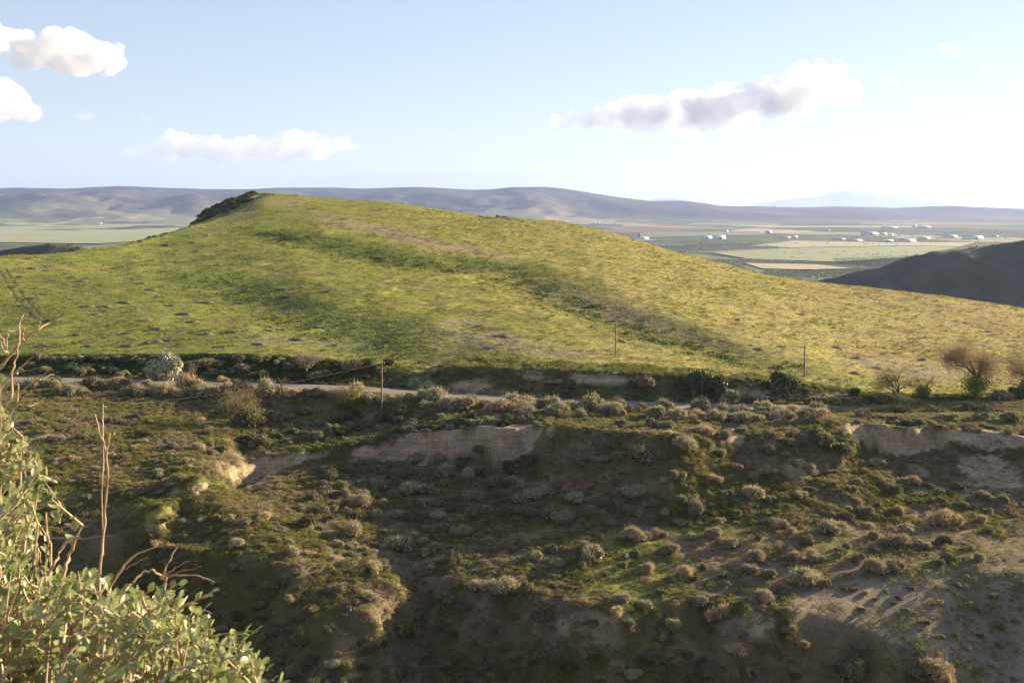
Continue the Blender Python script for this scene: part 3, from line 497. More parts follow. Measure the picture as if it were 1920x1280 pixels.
def dome_mesh(name, seed, n=700, lobes=8, leaf=(0.10, 0.06), twig=0.5, flat=0.8, spiky=0.5, stems=14):
    """bush about 2 wide: lobed cushion of small leaves and twig ends on short stems"""
    rg = np.random.default_rng(seed); m = MB()
    th = rg.uniform(0, 2 * np.pi, lobes); el = rg.uniform(0.0, 1.2, lobes); rr = rg.uniform(0.25, 0.78, lobes) * np.array([1.0] * lobes)
    Cn = np.stack([np.cos(th) * np.cos(el) * rr, np.sin(th) * np.cos(el) * rr, 0.22 + np.sin(el) * rr * flat], 1); Rl = rg.uniform(0.2, 0.52, lobes)
    k = rg.integers(0, lobes, n); U = rg.normal(size=(n, 3)); U[:, 2] = np.abs(U[:, 2]) * 1.0 - 0.25; U /= np.linalg.norm(U, axis=1)[:, None]
    r = Rl[k] * rg.uniform(0.55, 1.05, n) ** 0.6; P = Cn[k] + U * r[:, None]; P[:, 2] = np.maximum(P[:, 2] * flat, 0.02)
    D = U * spiky * .6 + np.array([0, 0, 0.5]) + rg.normal(size=(n, 3)) * 0.55
    tw = rg.random(n) < twig
    V, Fc = cards(P[~tw], D[~tw], rg.uniform(.7, 1.3, (~tw).sum()) * leaf[0], rg.uniform(.7, 1.3, (~tw).sum()) * leaf[1], rg, U[~tw]); m.add(V, Fc, 0)
    V, Fc = cards(P[tw], D[tw], (rg.uniform(.6, 1.3, tw.sum()) + 0.9 * (rg.random(tw.sum()) < .12)) * leaf[0] * 1.7, leaf[1] * 0.45, rg, U[tw]); m.add(V, Fc, 1)
    for i in range(lobes):                        # broad cards added inside each lobe to block light and firm up shadows
        nn = 26; U2 = rg.normal(size=(nn, 3)); U2[:, 2] = np.abs(U2[:, 2]) * 1.1 - .3; U2 /= np.linalg.norm(U2, axis=1)[:, None]; Q = Cn[i] + U2 * Rl[i] * .58; Q[:, 2] = np.maximum(Q[:, 2] * flat, .02)
        V, Fc = cards(Q, np.cross(U2, rg.normal(size=(nn, 3))), .34, .26, rg); m.add(V, Fc, 1)
    for i in range(stems):
        q = Cn[rg.integers(0, lobes)] + rg.normal(size=3) * 0.2; q[2] = max(q[2], .3) * flat
        m.tube([(rg.normal() * .06, rg.normal() * .06, -0.12), q * 0.5 + rg.normal(size=3) * .05, q], [0.03, 0.02, 0.008], 1, 3)
    return m.mesh(name)
M_dry = [pmat('dry_twigs_tan', (0.40, 0.33, 0.18), (0.60, 0.50, 0.29), 3, 0.95, trans=0.25, rnd=0.22), pmat('dry_twigs_grey', (0.25, 0.23, 0.14), (0.40, 0.36, 0.23), 3, 0.95, trans=0.25, rnd=0.2), pmat('dry_twigs_rust', (0.33, 0.235, 0.115), (0.50, 0.37, 0.19), 3, 0.95, trans=0.25, rnd=0.2)]
M_twig = pmat('woody_twigs', (0.13, 0.11, 0.06), (0.22, 0.185, 0.105), 6, 0.95, rnd=0.2)
M_olive = pmat('olive_leaves', (0.13, 0.145, 0.045), (0.25, 0.25, 0.09), 4, 0.7, trans=0.3, rnd=0.25)
M_bright = pmat('fresh_leaves', (0.11, 0.17, 0.025), (0.22, 0.28, 0.05), 4, 0.6, trans=0.35, rnd=0.2)
M_dark = pmat('dark_leaves', (0.045, 0.075, 0.018), (0.10, 0.14, 0.035), 4, 0.55, trans=0.25, rnd=0.2)
M_silver = pmat('silver_leaves', (0.36, 0.36, 0.23), (0.56, 0.54, 0.37), 4, 0.7, trans=0.2, rnd=0.1)
M_yellow = pmat('yellow_green_leaves', (0.18, 0.19, 0.045), (0.30, 0.28, 0.08), 4, 0.7, trans=0.3, rnd=0.1)
def protos(count, mats, **k):
    L = []
    for i in range(count):
        me = dome_mesh('shrub', 100 * i + 7 + len(bpy.data.meshes), **k); L.append(me)
        for mm in mats: me.materials.append(mm)
    return L
KIND = {
    'tan': protos(4, [M_dry[0], M_dry[1]], n=1500, lobes=10, leaf=(0.15, 0.06), twig=.55, flat=.78, spiky=.9),
    'grey': protos(3, [M_dry[1], M_twig], n=1400, lobes=10, leaf=(0.15, 0.06), twig=.5, flat=.8, spiky=.8),
    'rust': protos(2, [M_dry[2], M_dry[0]], n=1300, lobes=8, leaf=(0.14, 0.06), twig=.5, flat=.7, spiky=.8),
    'olive': protos(4, [M_olive, M_dry[1]], n=1300, lobes=10, leaf=(0.12, 0.085), twig=.2, flat=.75, spiky=.5),
    'green': protos(3, [M_bright, M_twig], n=900, lobes=9, leaf=(0.13, 0.09), twig=.12, flat=.95, spiky=.5),
    'dark': protos(3, [M_dark, M_twig], n=1700, lobes=12, leaf=(0.10, 0.10), twig=.03, flat=.95, spiky=.2),
    'silver': protos(2, [M_silver, M_silver], n=2600, lobes=14, leaf=(0.10, 0.07), twig=.1, flat=1.0, spiky=.4),
    'yellow': protos(2, [M_yellow, M_twig], n=800, lobes=7, leaf=(0.16, 0.05), twig=.3, flat=1.05, spiky=1.0)}
WORD = {'tan': 'tan', 'grey': 'greyish', 'rust': 'rusty', 'olive': 'olive', 'green': 'green', 'dark': 'dark', 'silver': 'silvery', 'yellow': 'yellowish'}
NAME = {'tan': 'tan_shrub', 'grey': 'greyish_shrub', 'rust': 'rusty_shrub', 'olive': 'olive_shrub', 'green': 'green_bush', 'dark': 'dark_bush', 'silver': 'silvery_bush', 'yellow': 'yellowish_bush'}
rs = random.Random(11)
SPOTS = []
def shrub(kind, px, py, wpx, label=None, zone='', hgt=1.0, name=None, group=None):
    x, y, z = gp(px, py); w = wpx / F * y
    o = bpy.data.objects.new(name or NAME[kind], rs.choice(KIND[kind])); COL.objects.link(o)
    o.location = (x, y, z - 0.04 * w); s = w / 2; o.scale = (s * rs.uniform(.92, 1.08), s * rs.uniform(.85, 1.05), s * hgt * rs.uniform(.9, 1.1)); o.rotation_euler = (0, 0, rs.uniform(0, 6.28))
    SPOTS.append((x, y, w))
    if label is None:
        size = 'small' if w < 1.7 else ('medium' if w < 2.7 else 'large')
        label = '%s %s shrub %s' % (size, WORD[kind], zone); o['auto'] = 1
    return tag(o, label, 'shrub', group or 'shrubs ' + zone)
# shrubs one can tell apart, read off the photograph (column, row of the foot, width in px)
Z1 = 'on the open terrace'
T = [(300, 68, 90, 'tan'), (480, 95, 60, 'tan'), (555, 140, 110, 'tan'), (790, 80, 80, 'tan'), (715, 150, 60, 'olive'), (885, 198, 80, 'tan'), (645, 180, 50, 'tan'), (1110, 218, 105, 'tan'), (940, 228, 60, 'tan'), (1010, 268, 75, 'grey'), (1270, 200, 60, 'rust'), (1290, 243, 60, 'tan'), (1440, 220, 80, 'tan'), (1590, 185, 130, 'rust'), (1735, 180, 60, 'tan'), (1770, 220, 40, 'grey'), (1770, 140, 50, 'olive'), (300, 250, 110, 'tan'), (390, 235, 70, 'rust'), (520, 245, 50, 'tan'), (625, 242, 80, 'tan'), (80, 198, 30, 'olive'), (430, 300, 80, 'tan'), (690, 283, 80, 'tan'), (810, 252, 40, 'olive'), (1395, 275, 100, 'tan'), (1495, 283, 70, 'tan'), (1590, 265, 70, 'grey'), (120, 335, 120, 'tan'), (295, 318, 60, 'olive'), (950, 308, 50, 'tan'), (1185, 283, 40, 'tan'), (1295, 308, 50, 'grey'), (800, 338, 80, 'tan'), (965, 340, 70, 'rust'), (1050, 338, 80, 'tan'), (1150, 320, 70, 'olive'), (1230, 348, 70, 'grey'), (1600, 335, 60, 'grey'), (1565, 355, 50, 'olive'), (1735, 333, 65, 'tan'), (1695, 293, 40, 'tan'), (70, 370, 50, 'tan'), (335, 388, 70, 'tan'), (240, 366, 50, 'olive'), (510, 405, 100, 'rust'), (770, 385, 70, 'tan'), (850, 405, 70, 'olive'), (1000, 428, 120, 'tan'), (1080, 440, 70, 'olive'), (1300, 388, 110, 'tan'), (1390, 382, 90, 'tan'), (905, 475, 80, 'olive'), (820, 510, 90, 'tan'), (560, 535, 90, 'tan'), (650, 580, 110, 'rust'), (240, 520, 80, 'tan'), (215, 575, 70, 'rust'), (570, 372, 45, 'olive'), (660, 408, 30, 'green'), (530, 425, 45, 'green'), (440, 430, 50, 'olive'), (170, 405, 40, 'olive'), (300, 395, 35, 'olive'), (680, 445, 40, 'olive'), (400, 480, 50, 'olive'), (330, 540, 60, 'tan')]
for X, Y, w, k in T: shrub(k, 1060 + .448 * X, 900 + .448 * Y, w * .448 * 1.2, None, Z1, 1.12)
Tl = [(585, 345, 70, 'tan'), (665, 355, 70, 'tan'), (905, 350, 130, 'tan'), (1040, 480, 120, 'tan'), (360, 385, 100, 'tan'), (320, 165, 50, 'rust'), (1180, 410, 90, 'grey'), (1450, 575, 150, 'tan'), (1300, 560, 100, 'tan'), (1680, 370, 80, 'grey'), (1610, 410, 80, 'tan'), (1720, 440, 80, 'tan'), (1870, 360, 80, 'tan'), (1400, 270, 70, 'olive'), (760, 470, 90, 'rust'), (100, 240, 90, 'tan'), (60, 350, 90, 'tan'), (1560, 570, 90, 'olive'), (880, 290, 60, 'tan'), (1060, 260, 80, 'olive'), (1020, 390, 70, 'tan')]
for X, Y, w, k in Tl: shrub(k, 420 + .3646 * X, 900 + .3646 * Y, w * .3646 * 1.2, None, Z1, 1.12)
shrub('yellow', 578, 990, 44, 'upright yellow green bush beside the pale tan shrub on the terrace', hgt=1.3, group='terrace edge shrubs')
shrub('tan', 668, 1003, 62, 'large pale tan shrub right of the yellow green bush', hgt=1.0, group='terrace edge shrubs')
shrub('rust', 495, 972, 48, 'orange brown low shrub at the foot of the left scarp', hgt=.8, group='terrace edge shrubs')
shrub('tan', 710, 1068, 48, 'spreading pale twiggy shrub at the head of the gully', hgt=1.0, group='terrace edge shrubs')
shrub('tan', 868, 1003, 48, 'tan and orange shrub on the far edge of the terrace', hgt=1.0, group='terrace edge shrubs')
shrub('green', 757, 1192, 66, 'bright green leafy bush low in the dark gully', hgt=1.15, group='gully bushes')
shrub('green', 568, 1215, 40, 'slim fresh green bush on the dark gully side', hgt=1.5, group='gully bushes')
shrub('olive', 600, 1292, 54, 'round olive green bush at the bottom edge beside the leafy foreground shrub', hgt=1.0, group='gully bushes')
shrub('olive', 646, 1290, 36, 'smaller olive bush at the bottom edge, right of the round one', hgt=.9, group='gully bushes')
shrub('olive', 755, 1288, 36, 'small bush cut by the bottom edge below the gully', hgt=.9, group='gully bushes')
shrub('olive', 1597, 1272, 84, 'pale olive rounded bush on the dark slope at the bottom right', hgt=1.05, group='gully bushes')
shrub('rust', 1757, 1272, 96, 'large brown twiggy shrub on the knoll crest at the bottom right', hgt=1.0, group='gully bushes')
shrub('olive', 1243, 1192, 48, 'green bush on the gully side below the terrace lip', hgt=.85, group='gully bushes')
shrub('rust', 1380, 1228, 50, 'dull brown bush left of the pale olive rounded bush', hgt=.9, group='gully bushes')
shrub('yellow', 533, 1108, 24, 'thin upright twiggy bush on the lit gully spur', hgt=2.0, group='gully bushes')
shrub('silver', 300, 711, 92, 'large silvery grey bush beside the road', hgt=1.0, group='roadside bushes')
shrub('rust', 418, 716, 24, 'small reddish brown bush on the far side of the road', hgt=1.2, group='roadside bushes')
shrub('dark', 1466, 740, 70, 'big round dark green bush on the road bank below a pole', hgt=1.2, group='roadside bushes')
shrub('dark', 1305, 734, 64, 'dark green bush on the bank, leftmost of the close pair', hgt=1.4, group='roadside bushes')
shrub('dark', 1345, 734, 60, 'dark green bush on the bank, right of its taller twin', hgt=1.1, group='roadside bushes')
shrub('olive', 1370, 754, 54, 'yellowish green bush below the dark pair on the bank', hgt=1.2, group='roadside bushes')
shrub('green', 1182, 730, 20, 'small green bush at the right end of the cut bank', hgt=1.8, group='roadside bushes')
shrub('grey', 1212, 730, 50, 'grey twiggy bush beside the small green one on the bank', hgt=1.2, group='roadside bushes')
shrub('green', 1069, 728, 22, 'lone green bush halfway up the cut bank', hgt=1.6, group='roadside bushes')
shrub('green', 1054, 742, 16, 'small yellowish bush at the foot of the cut bank', hgt=1.1, group='roadside bushes')
shrub('dark', 1600, 742, 34, 'small dark green bush right of the big round bush', hgt=1.1, group='roadside bushes')
shrub('olive', 1650, 752, 40, 'greyish green bush left of the spreading brown tree', hgt=1.1, group='roadside bushes')
shrub('dark', 1360, 812, 20, 'dark bush beside the rock on the scarp', hgt=1.0, group='scarp bushes')
shrub('tan', 1410, 935, 48, 'tall tan shrub at the foot of the right scarp', hgt=1.5, group='scarp bushes')
shrub('tan', 1283, 842, 44, 'pale brown shrub on the crest of the middle spur', hgt=1.5, group='scarp bushes')
shrub('grey', 1200, 865, 60, 'grey shrub in the shade left of the middle spur', hgt=1.1, group='scarp bushes')
shrub('olive', 1545, 832, 60, 'big olive shrub at the left end of the right scarp', hgt=1.1, group='scarp bushes')
shrub('dark', 1575, 852, 50, 'dark shrub in the cleft beside the right scarp', hgt=1.1, group='scarp bushes')
shrub('rust', 1690, 752, 46, 'low brown bush under the spreading brown tree', hgt=.8, group='field edge shrubs')
for i, (px, py, w) in enumerate([(1880, 750, 60), (1905, 745, 50), (1815, 768, 40), (1850, 770, 30), (1750, 775, 40), (1895, 790, 60), (1780, 790, 50), (1690, 775, 46), (1620, 785, 44), (1840, 790, 44)]): shrub(rs.choice(['grey', 'olive']), px, py, w, None, 'below the right hand trees', .9)
# further shrubs, zone by zone
def zone(n, poly, kinds, wr, zname, hgt=(.8, 1.1), sep=0.55):
    P = np.array(poly, float); done = 0; tries = 0
    def inside(x, y):
        r = False; j = len(P) - 1
        for i in range(len(P)):
            if (P[i, 1] > y) != (P[j, 1] > y) and x < (P[j, 0] - P[i, 0]) * (y - P[i, 1]) / (P[j, 1] - P[i, 1]) + P[i, 0]: r = not r
            j = i
        return r
    while done < n and tries < n * 25:
        tries += 1; px = rs.uniform(P[:, 0].min(), P[:, 0].max()); py = rs.uniform(P[:, 1].min(), P[:, 1].max())
        if not inside(px, py): continue
        x, y, z = gp(px, py); w = rs.uniform(*wr) / F * y
        if any(abs(x - a) < (w + c) * sep * .5 and abs(y - b) < (w + c) * sep for a, b, c in SPOTS): continue
        shrub(rs.choice(kinds), px, py, w * F / y, None, zname, rs.uniform(*hgt)); done += 1
zone(74, [(560, 975), (620, 880), (760, 880), (950, 900), (1060, 930), (1280, 945), (1320, 985), (1000, 985)], ['grey', 'grey', 'tan', 'olive'], (28, 52), 'in the shaded hollow', (.8, 1.2))
zone(84, [(60, 719), (400, 728), (720, 741), (1000, 761), (1300, 772), (1550, 775), (1540, 795), (1250, 792), (900, 772), (600, 748), (60, 740)], ['tan', 'grey', 'tan', 'olive', 'rust'], (32, 60), 'along the road', (.9, 1.35), .42)
zone(46, [(60, 770), (440, 790), (420, 850), (300, 930), (60, 960)], ['tan', 'grey', 'olive', 'rust'], (20, 42), 'on the gentle left slope', (.6, .95))
zone(40, [(430, 750), (760, 770), (1000, 790), (800, 800), (600, 835), (450, 850)], ['grey', 'olive', 'dark'], (24, 50), 'below the road', (.7, 1.1))
zone(60, [(1060, 790), (1560, 790), (1600, 860), (1900, 930), (1860, 960), (1500, 980), (1300, 930), (1080, 930)], ['grey', 'tan', 'olive', 'rust', 'olive'], (22, 46), 'on the broken scarp', (.7, 1.1))
zone(60, [(300, 955), (540, 985), (900, 1010), (1060, 1060), (1100, 1120), (880, 1080), (560, 1040), (250, 1020)], ['olive', 'tan', 'olive', 'rust'], (18, 36), 'on the near terrace edge', (.6, .95))
zone(92, [(200, 1050), (560, 1070), (720, 1130), (760, 1200), (820, 1110), (1080, 1150), (1380, 1170), (1560, 1180), (1740, 1279), (420, 1279)], ['grey', 'olive', 'grey', 'tan', 'dark'], (20, 54), 'on the dark gully side', (.6, 1.0), .4)
zone(26, [(1520, 1110), (1900, 1085), (1919, 1270), (1700, 1200)], ['olive', 'olive', 'rust'], (12, 30), 'on the bare pale knoll', (.6, .9))
zone(46, [(40, 672), (700, 678), (740, 690), (700, 712), (60, 703)], ['olive', 'dark', 'grey', 'olive'], (24, 46), 'on the green bank', (.7, 1.0))
zone(70, [(352, 424), (385, 398), (440, 369), (480, 361), (470, 378), (420, 402)], ['dark', 'dark', 'grey'], (9, 18), 'on the dark crag', (.7, 1.2), .25)
zone(24, [(230, 462), (340, 436), (350, 430), (330, 430), (230, 455)], ['olive', 'dark'], (5, 9), 'on the skyline below the crag', (.7, 1.1), .3)
zone(10, [(470, 364), (560, 369), (560, 366), (480, 362)], ['olive', 'rust'], (5, 10), 'on the very top of the hill', (.6, .9), .3)
zone(7, [(890, 410), (975, 412), (975, 408), (900, 405)], ['dark', 'rust', 'olive'], (7, 14), 'on the skyline right of the top', (.6, .9), .3)
zone(26, [(655, 832), (800, 799), (930, 790), (1040, 790), (1036, 799), (930, 800), (800, 808), (655, 841)], ['olive', 'grey', 'dark', 'tan'], (14, 34), 'on the edge of the middle scarp', (.6, 1.0), .35)
zone(26, [(1565, 795), (1620, 783), (1780, 795), (1915, 806), (1915, 815), (1780, 805), (1620, 793)], ['olive', 'grey', 'dark', 'olive'], (14, 34), 'on the edge of the right scarp', (.6, 1.0), .35)
zone(22, [(660, 866), (800, 864), (890, 852), (945, 888), (1000, 850), (1010, 870), (950, 900), (700, 885)], ['grey', 'olive', 'dark', 'tan'], (18, 40), 'at the foot of the middle scarp', (.7, 1.1), .35)
# ------------------------------------------------------------------ small plants nobody could count: instanced on points
def scatter(name, label, pts, size, protos_, mats):
    pc = bpy.data.collections.new(name + '_kinds')
    for i, me in enumerate(protos_):
        if not len(me.materials):
            for m in mats: me.materials.append(m)
        o = bpy.data.objects.new(name + '_kind', me); pc.objects.link(o)
    me = bpy.data.meshes.new(name); me.vertices.add(len(pts)); me.vertices.foreach_set('co', np.asarray(pts, np.float32).ravel())
    a = me.attributes.new('sz', 'FLOAT', 'POINT'); a.data.foreach_set('value', np.asarray(size, np.float32))
    a = me.attributes.new('spin', 'FLOAT_VECTOR', 'POINT'); rot = np.zeros((len(pts), 3), np.float32); rot[:, 2] = RNG.uniform(0, 6.28, len(pts)); rot[:, 0] = RNG.normal(0, .1, len(pts)); a.data.foreach_set('vector', rot.ravel())
    o = bpy.data.objects.new(name, me); COL.objects.link(o)
    ng = bpy.data.node_groups.new(name, 'GeometryNodeTree'); ng.interface.new_socket('Geometry', in_out='INPUT', socket_type='NodeSocketGeometry'); ng.interface.new_socket('Geometry', in_out='OUTPUT', socket_type='NodeSocketGeometry')
    N = ng.nodes; L = ng.links; gi = N.new('NodeGroupInput'); go = N.new('NodeGroupOutput'); ip = N.new('GeometryNodeInstanceOnPoints'); ci = N.new('GeometryNodeCollectionInfo')
    ci.inputs['Collection'].default_value = pc; ci.inputs['Separate Children'].default_value = True; ci.inputs['Reset Children'].default_value = True
    a1 = N.new('GeometryNodeInputNamedAttribute'); a1.data_type = 'FLOAT'; a1.inputs['Name'].default_value = 'sz'
    a2 = N.new('GeometryNodeInputNamedAttribute'); a2.data_type = 'FLOAT_VECTOR'; a2.inputs['Name'].default_value = 'spin'
    ip.inputs['Pick Instance'].default_value = True
    L.new(gi.outputs[0], ip.inputs['Points']); L.new(ci.outputs[0], ip.inputs['Instance']); L.new(a1.outputs['Attribute'], ip.inputs['Scale']); L.new(a2.outputs['Attribute'], ip.inputs['Rotation']); L.new(ip.outputs[0], go.inputs[0])
    md = o.modifiers.new('scatter', 'NODES'); md.node_group = ng
    return tag(o, label, kind='stuff')
def tuft_mesh(seed, blades=14, h=1.0, w=0.10, spread=.5):
    rg = np.random.default_rng(seed); P = np.zeros((blades, 3)); a = rg.uniform(0, 6.28, blades); r = rg.uniform(0, spread, blades); P[:, 0] = np.cos(a) * r; P[:, 1] = np.sin(a) * r; P[:, 2] = -.05
    D = np.stack([np.cos(a) * .5, np.sin(a) * .5, np.full(blades, 1.0)], 1) + rg.normal(size=(blades, 3)) * .25
    V, Fc = cards(P, D, rg.uniform(.5, 1.1, blades) * h, w, rg); return mesh_np('tuft', V, Fc)
def cushion_mesh(seed, n=90):
    rg = np.random.default_rng(seed); U = rg.normal(size=(n, 3)); U[:, 2] = np.abs(U[:, 2]); U /= np.linalg.norm(U, axis=1)[:, None]
    P = U * rg.uniform(.45, .8, n)[:, None] * np.array([1, 1, .75]); V, Fc = cards(P, U + rg.normal(size=(n, 3)) * .5, rg.uniform(.5, 1, n) * 2.9 / n ** .5, rg.uniform(.5, 1, n) * 1.6 / n ** .5, rg); return mesh_np('cushion', V, Fc)
def vis(x, y): 
    px = 960 + F * x / y; return (px > -90) & (px < 2010)
def pts_in(n, y0, y1, fn):
    y = np.sqrt(RNG.uniform(y0 ** 2, y1 ** 2, n)); px = RNG.uniform(-90, 2010, n); x = (px - 960) / F * y; z = look(x, y)
    py = HZ - F * z / y; ib = np.clip(np.searchsorted(XS, x), 0, len(XS) - 1); jb = np.clip(np.searchsorted(YS, y), 0, len(YS) - 1); keep = RNG.random(n) < fn(px, py, x, y) * (1 - .97 * BARE[jb, ib]); return np.stack([x, y, z], 1)[keep], px[keep], py[keep]
M_grass = pmat('hill_grass', (0.23, 0.26, 0.045), (0.35, 0.345, 0.075), 0.2, 0.85, trans=0.35, rnd=0.18)
M_straw = pmat('hill_dry_grass', (0.34, 0.265, 0.10), (0.47, 0.35, 0.15), 0.2, 0.9, trans=0.3, rnd=0.25)
M_cush = pmat('cushion_green', (0.14, 0.155, 0.035), (0.27, 0.265, 0.075), 2, 0.8, trans=0.3, rnd=0.3)
M_cushd = pmat('cushion_dry', (0.24, 0.19, 0.105), (0.38, 0.31, 0.18), 2, 0.9, trans=0.25, rnd=0.3)
M_weed = pmat('rank_weeds', (0.04, 0.068, 0.014), (0.085, 0.12, 0.024), 2, 0.8, trans=0.3, rnd=0.3)
def offroad(px, y): 
    d = y - np.interp(px, PXG, rd); return (d < -0.3) | (d > 6.6) | (px > 1565 + 25 * fbm(px / 12, y, 3, 2))
bankd = lambda px, y: y - np.interp(px, PXG, L_bank[0])
P, px, py = pts_in(150000, 203, 530, lambda px, py, x, y: (bankd(px, y) > -1) * np.clip(0.75 + fbm(x / 10, y / 10, 101) * .9, 0.1, 1) * (1 - .55 * sst(900, 1700, px)))
scatter('hill_grass', 'short green grass covering the hillside', P, RNG.uniform(.22, .5, len(P)), [tuft_mesh(i) for i in range(4)], [M_grass])
P, px, py = pts_in(110000, 203, 530, lambda px, py, x, y: (bankd(px, y) > 0) * np.clip(0.35 + sst(300, 1500, px) * .5 - fbm(x / 10, y / 10, 101) * .8, 0.05, 1))
scatter('hill_dry_grass', 'dry straw coloured grass on the hillside', P, RNG.uniform(.2, .42, len(P)), [tuft_mesh(i + 20) for i in range(3)], [M_straw])
P, px, py = pts_in(26000, 205, 500, lambda px, py, x, y: (bankd(px, y) > 0) * np.clip(.3 + 1.2 * fbm(x / 7, y / 7, 109), 0, 1))
scatter('tussocks', 'tussocks of long grass on the hillside', P, .35 + .55 * RNG.random(len(P)) ** 2, [cushion_mesh(i + 90, 30) for i in range(3)], [pmat('tussock_grass', (0.16, 0.18, 0.035), (0.30, 0.28, 0.075), 2, .85, trans=.3, rnd=.35)])
sw = lambda x, y: np.maximum(np.exp(-(seg_dist(x, y, SW[0])[0] / 11) ** 2), .6 * np.exp(-(seg_dist(x, y, SW[1])[0] / 12) ** 2))
P, px, py = pts_in(60000, 203, 520, lambda px, py, x, y: (bankd(px, y) > 0) * np.clip(sw(x, y) * sst(0.0, .2, fbm(x / 5, y / 5, 103) + .08) * .85 + .13 * sst(-.1, .3, fbm(x / 6, y / 6, 105)), 0, 1))
scatter('rank_weeds', 'dark rank weeds along the hollows of the hillside', P, RNG.uniform(.25, .5, len(P)) + .75 * RNG.random(len(P)) * sw(P[:, 0], P[:, 1]), [cushion_mesh(i + 30, 26) for i in range(3)], [M_weed])
bare = lambda px, py: ((np.abs(px - 900) < 130) & (py > 795) & (py < 880))
P, px, py = pts_in(250000, 100, 212, lambda px, py, x, y: offroad(px, y) * (~bare(px, py)) * np.clip(.36 + fbm(x / 4, y / 4, 107) * 1.1, .08, 1) * np.where((px > 1480) & (y < 134), .22, 1) * np.where(px > 1100, np.where((py > 985) & (py < 1130), .38, 1), 1))
scatter('ground_cover', 'low green cushion plants covering the broken ground', P, .14 + .62 * RNG.random(len(P)) ** 2.4, [cushion_mesh(i) for i in range(4)], [M_cush])
P, px, py = pts_in(170000, 100, 205, lambda px, py, x, y: offroad(px, y) * (~bare(px, py)) * np.clip(.32 - fbm(x / 5, y / 5, 107) * 1.0, .08, 1) * np.where((px > 1480) & (y < 134), .08, 1) * np.where(px > 1100, np.where((py > 985) & (py < 1130), .25, 1), 1))
scatter('dry_ground_cover', 'low dry brown plants covering the broken ground', P, .14 + .6 * RNG.random(len(P)) ** 2.4, [cushion_mesh(i + 10) for i in range(4)], [M_cushd])
P, px, py = pts_in(60000, 196, 225, lambda px, py, x, y: (bankd(px, y) > -9) * (bankd(px, y) < 1) * offroad(px, y) * np.where(px < 720, .9, np.where(px > 1250, .35, .12)))
scatter('bank_weeds', 'rank green weeds on the bank behind the road', P, RNG.uniform(.25, .7, len(P)), [cushion_mesh(i + 50) for i in range(3)], [M_weed])
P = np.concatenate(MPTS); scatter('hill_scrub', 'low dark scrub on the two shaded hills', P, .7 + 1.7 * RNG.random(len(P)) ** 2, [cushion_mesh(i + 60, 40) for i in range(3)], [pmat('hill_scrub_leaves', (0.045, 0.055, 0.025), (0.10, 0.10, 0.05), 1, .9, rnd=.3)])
# olive groves far out on the plain
def grove(poly, sp, ang):
    W = [flook(*p)[:2] for p in poly]; W = np.array(W); c, s = math.cos(ang), math.sin(ang); mn, mx = W.min(0), W.max(0); ctr = (mn + mx) / 2; R_ = np.linalg.norm(mx - mn) / 2
    u = np.arange(-R_, R_, sp); U, Vv = np.meshgrid(u, u); X = ctr[0] + U * c - Vv * s; Y = ctr[1] + U * s + Vv * c; X = X.ravel() + RNG.normal(0, .6, X.size); Y = Y.ravel() + RNG.normal(0, .6, Y.size)
    ins = np.zeros(len(X), bool); j = len(W) - 1
    for i in range(len(W)):
        cnd = (W[i, 1] > Y) != (W[j, 1] > Y); ins ^= cnd & (X < (W[j, 0] - W[i, 0]) * (Y - W[i, 1]) / (W[j, 1] - W[i, 1] + 1e-9) + W[i, 0]); j = i
    return np.stack([X, Y, np.full(len(X), PLAIN + .8)], 1)[ins]
G = np.concatenate([grove([(1230, 462), (1400, 457), (1475, 465), (1350, 471), (1200, 480)], 11, .5), grove([(1150, 488), (1400, 487), (1560, 493), (1640, 496), (1400, 493.5), (1390, 512), (1150, 512)], 10, .3), grove([(1430, 508), (1660, 504), (1620, 520), (1560, 545), (1420, 540)], 10, .2), grove([(1560, 486), (1720, 480), (1740, 492), (1640, 502), (1570, 496)], 10, .7), grove([(1700, 540), (1920, 545), (1920, 590), (1700, 580)], 13, .1)])
scatter('olive_grove', 'distant olive trees planted in rows on the plain', G, RNG.uniform(2.0, 3.2, len(G)), [cushion_mesh(i + 70, 60) for i in range(3)], [pmat('far_olive_leaves', (0.05, 0.06, 0.03), (0.09, 0.10, 0.055), 1, 0.9, rnd=.2)])
n = 2600; yy = RNG.uniform(1500, 6500, n); pxx = RNG.uniform(1050, 2000, n); xx = (pxx - 960) / F * yy; ok = fbm(xx / 300, yy / 500, 111) > .12
P = np.stack([xx, yy, np.full(n, PLAIN)], 1)[ok]
scatter('far_trees', 'scattered distant trees on the plain', P, RNG.uniform(2, 5, len(P)), [cushion_mesh(i + 80, 60) for i in range(3)], [pmat('far_tree_leaves', (0.04, 0.055, 0.03), (0.07, 0.085, 0.045), 1, 0.9, rnd=.2)])
#@@THINGS
# ------------------------------------------------------------------ heaps of dug earth and wheel tracks on the hill
M_heap = pmat('dug_earth', (0.10, 0.09, 0.05), (0.18, 0.15, 0.095), 1.5, 0.95, 0.6, 6)
def heap_mesh(seed):
    rg = np.random.default_rng(seed); n = 13; u = np.linspace(-1, 1, n); X, Y = np.meshgrid(u, u)
    r = np.hypot(X, Y); z = (0.16 + .10 * X) * np.exp(-((r - .55) / .2) ** 2) + fbm(X * 3 + seed, Y * 3, seed, 3) * .06 * (r < .9)
    z = z * np.clip(1.25 - r, 0, 1) - 0.03 - .12 * sst(.8, 1.05, r); i = np.arange(n * n).reshape(n, n)
    q = np.stack([i[:-1, :-1], i[:-1, 1:], i[1:, 1:], i[1:, :-1]], -1).reshape(-1, 4); keep = r.ravel()[q].max(1) < 1.1
    return mesh_np('planting_pit', np.stack([X, Y * .7, z + .06], -1).reshape(-1, 3), q[keep], smooth=True)
heaps = [heap_mesh(i) for i in range(4)]
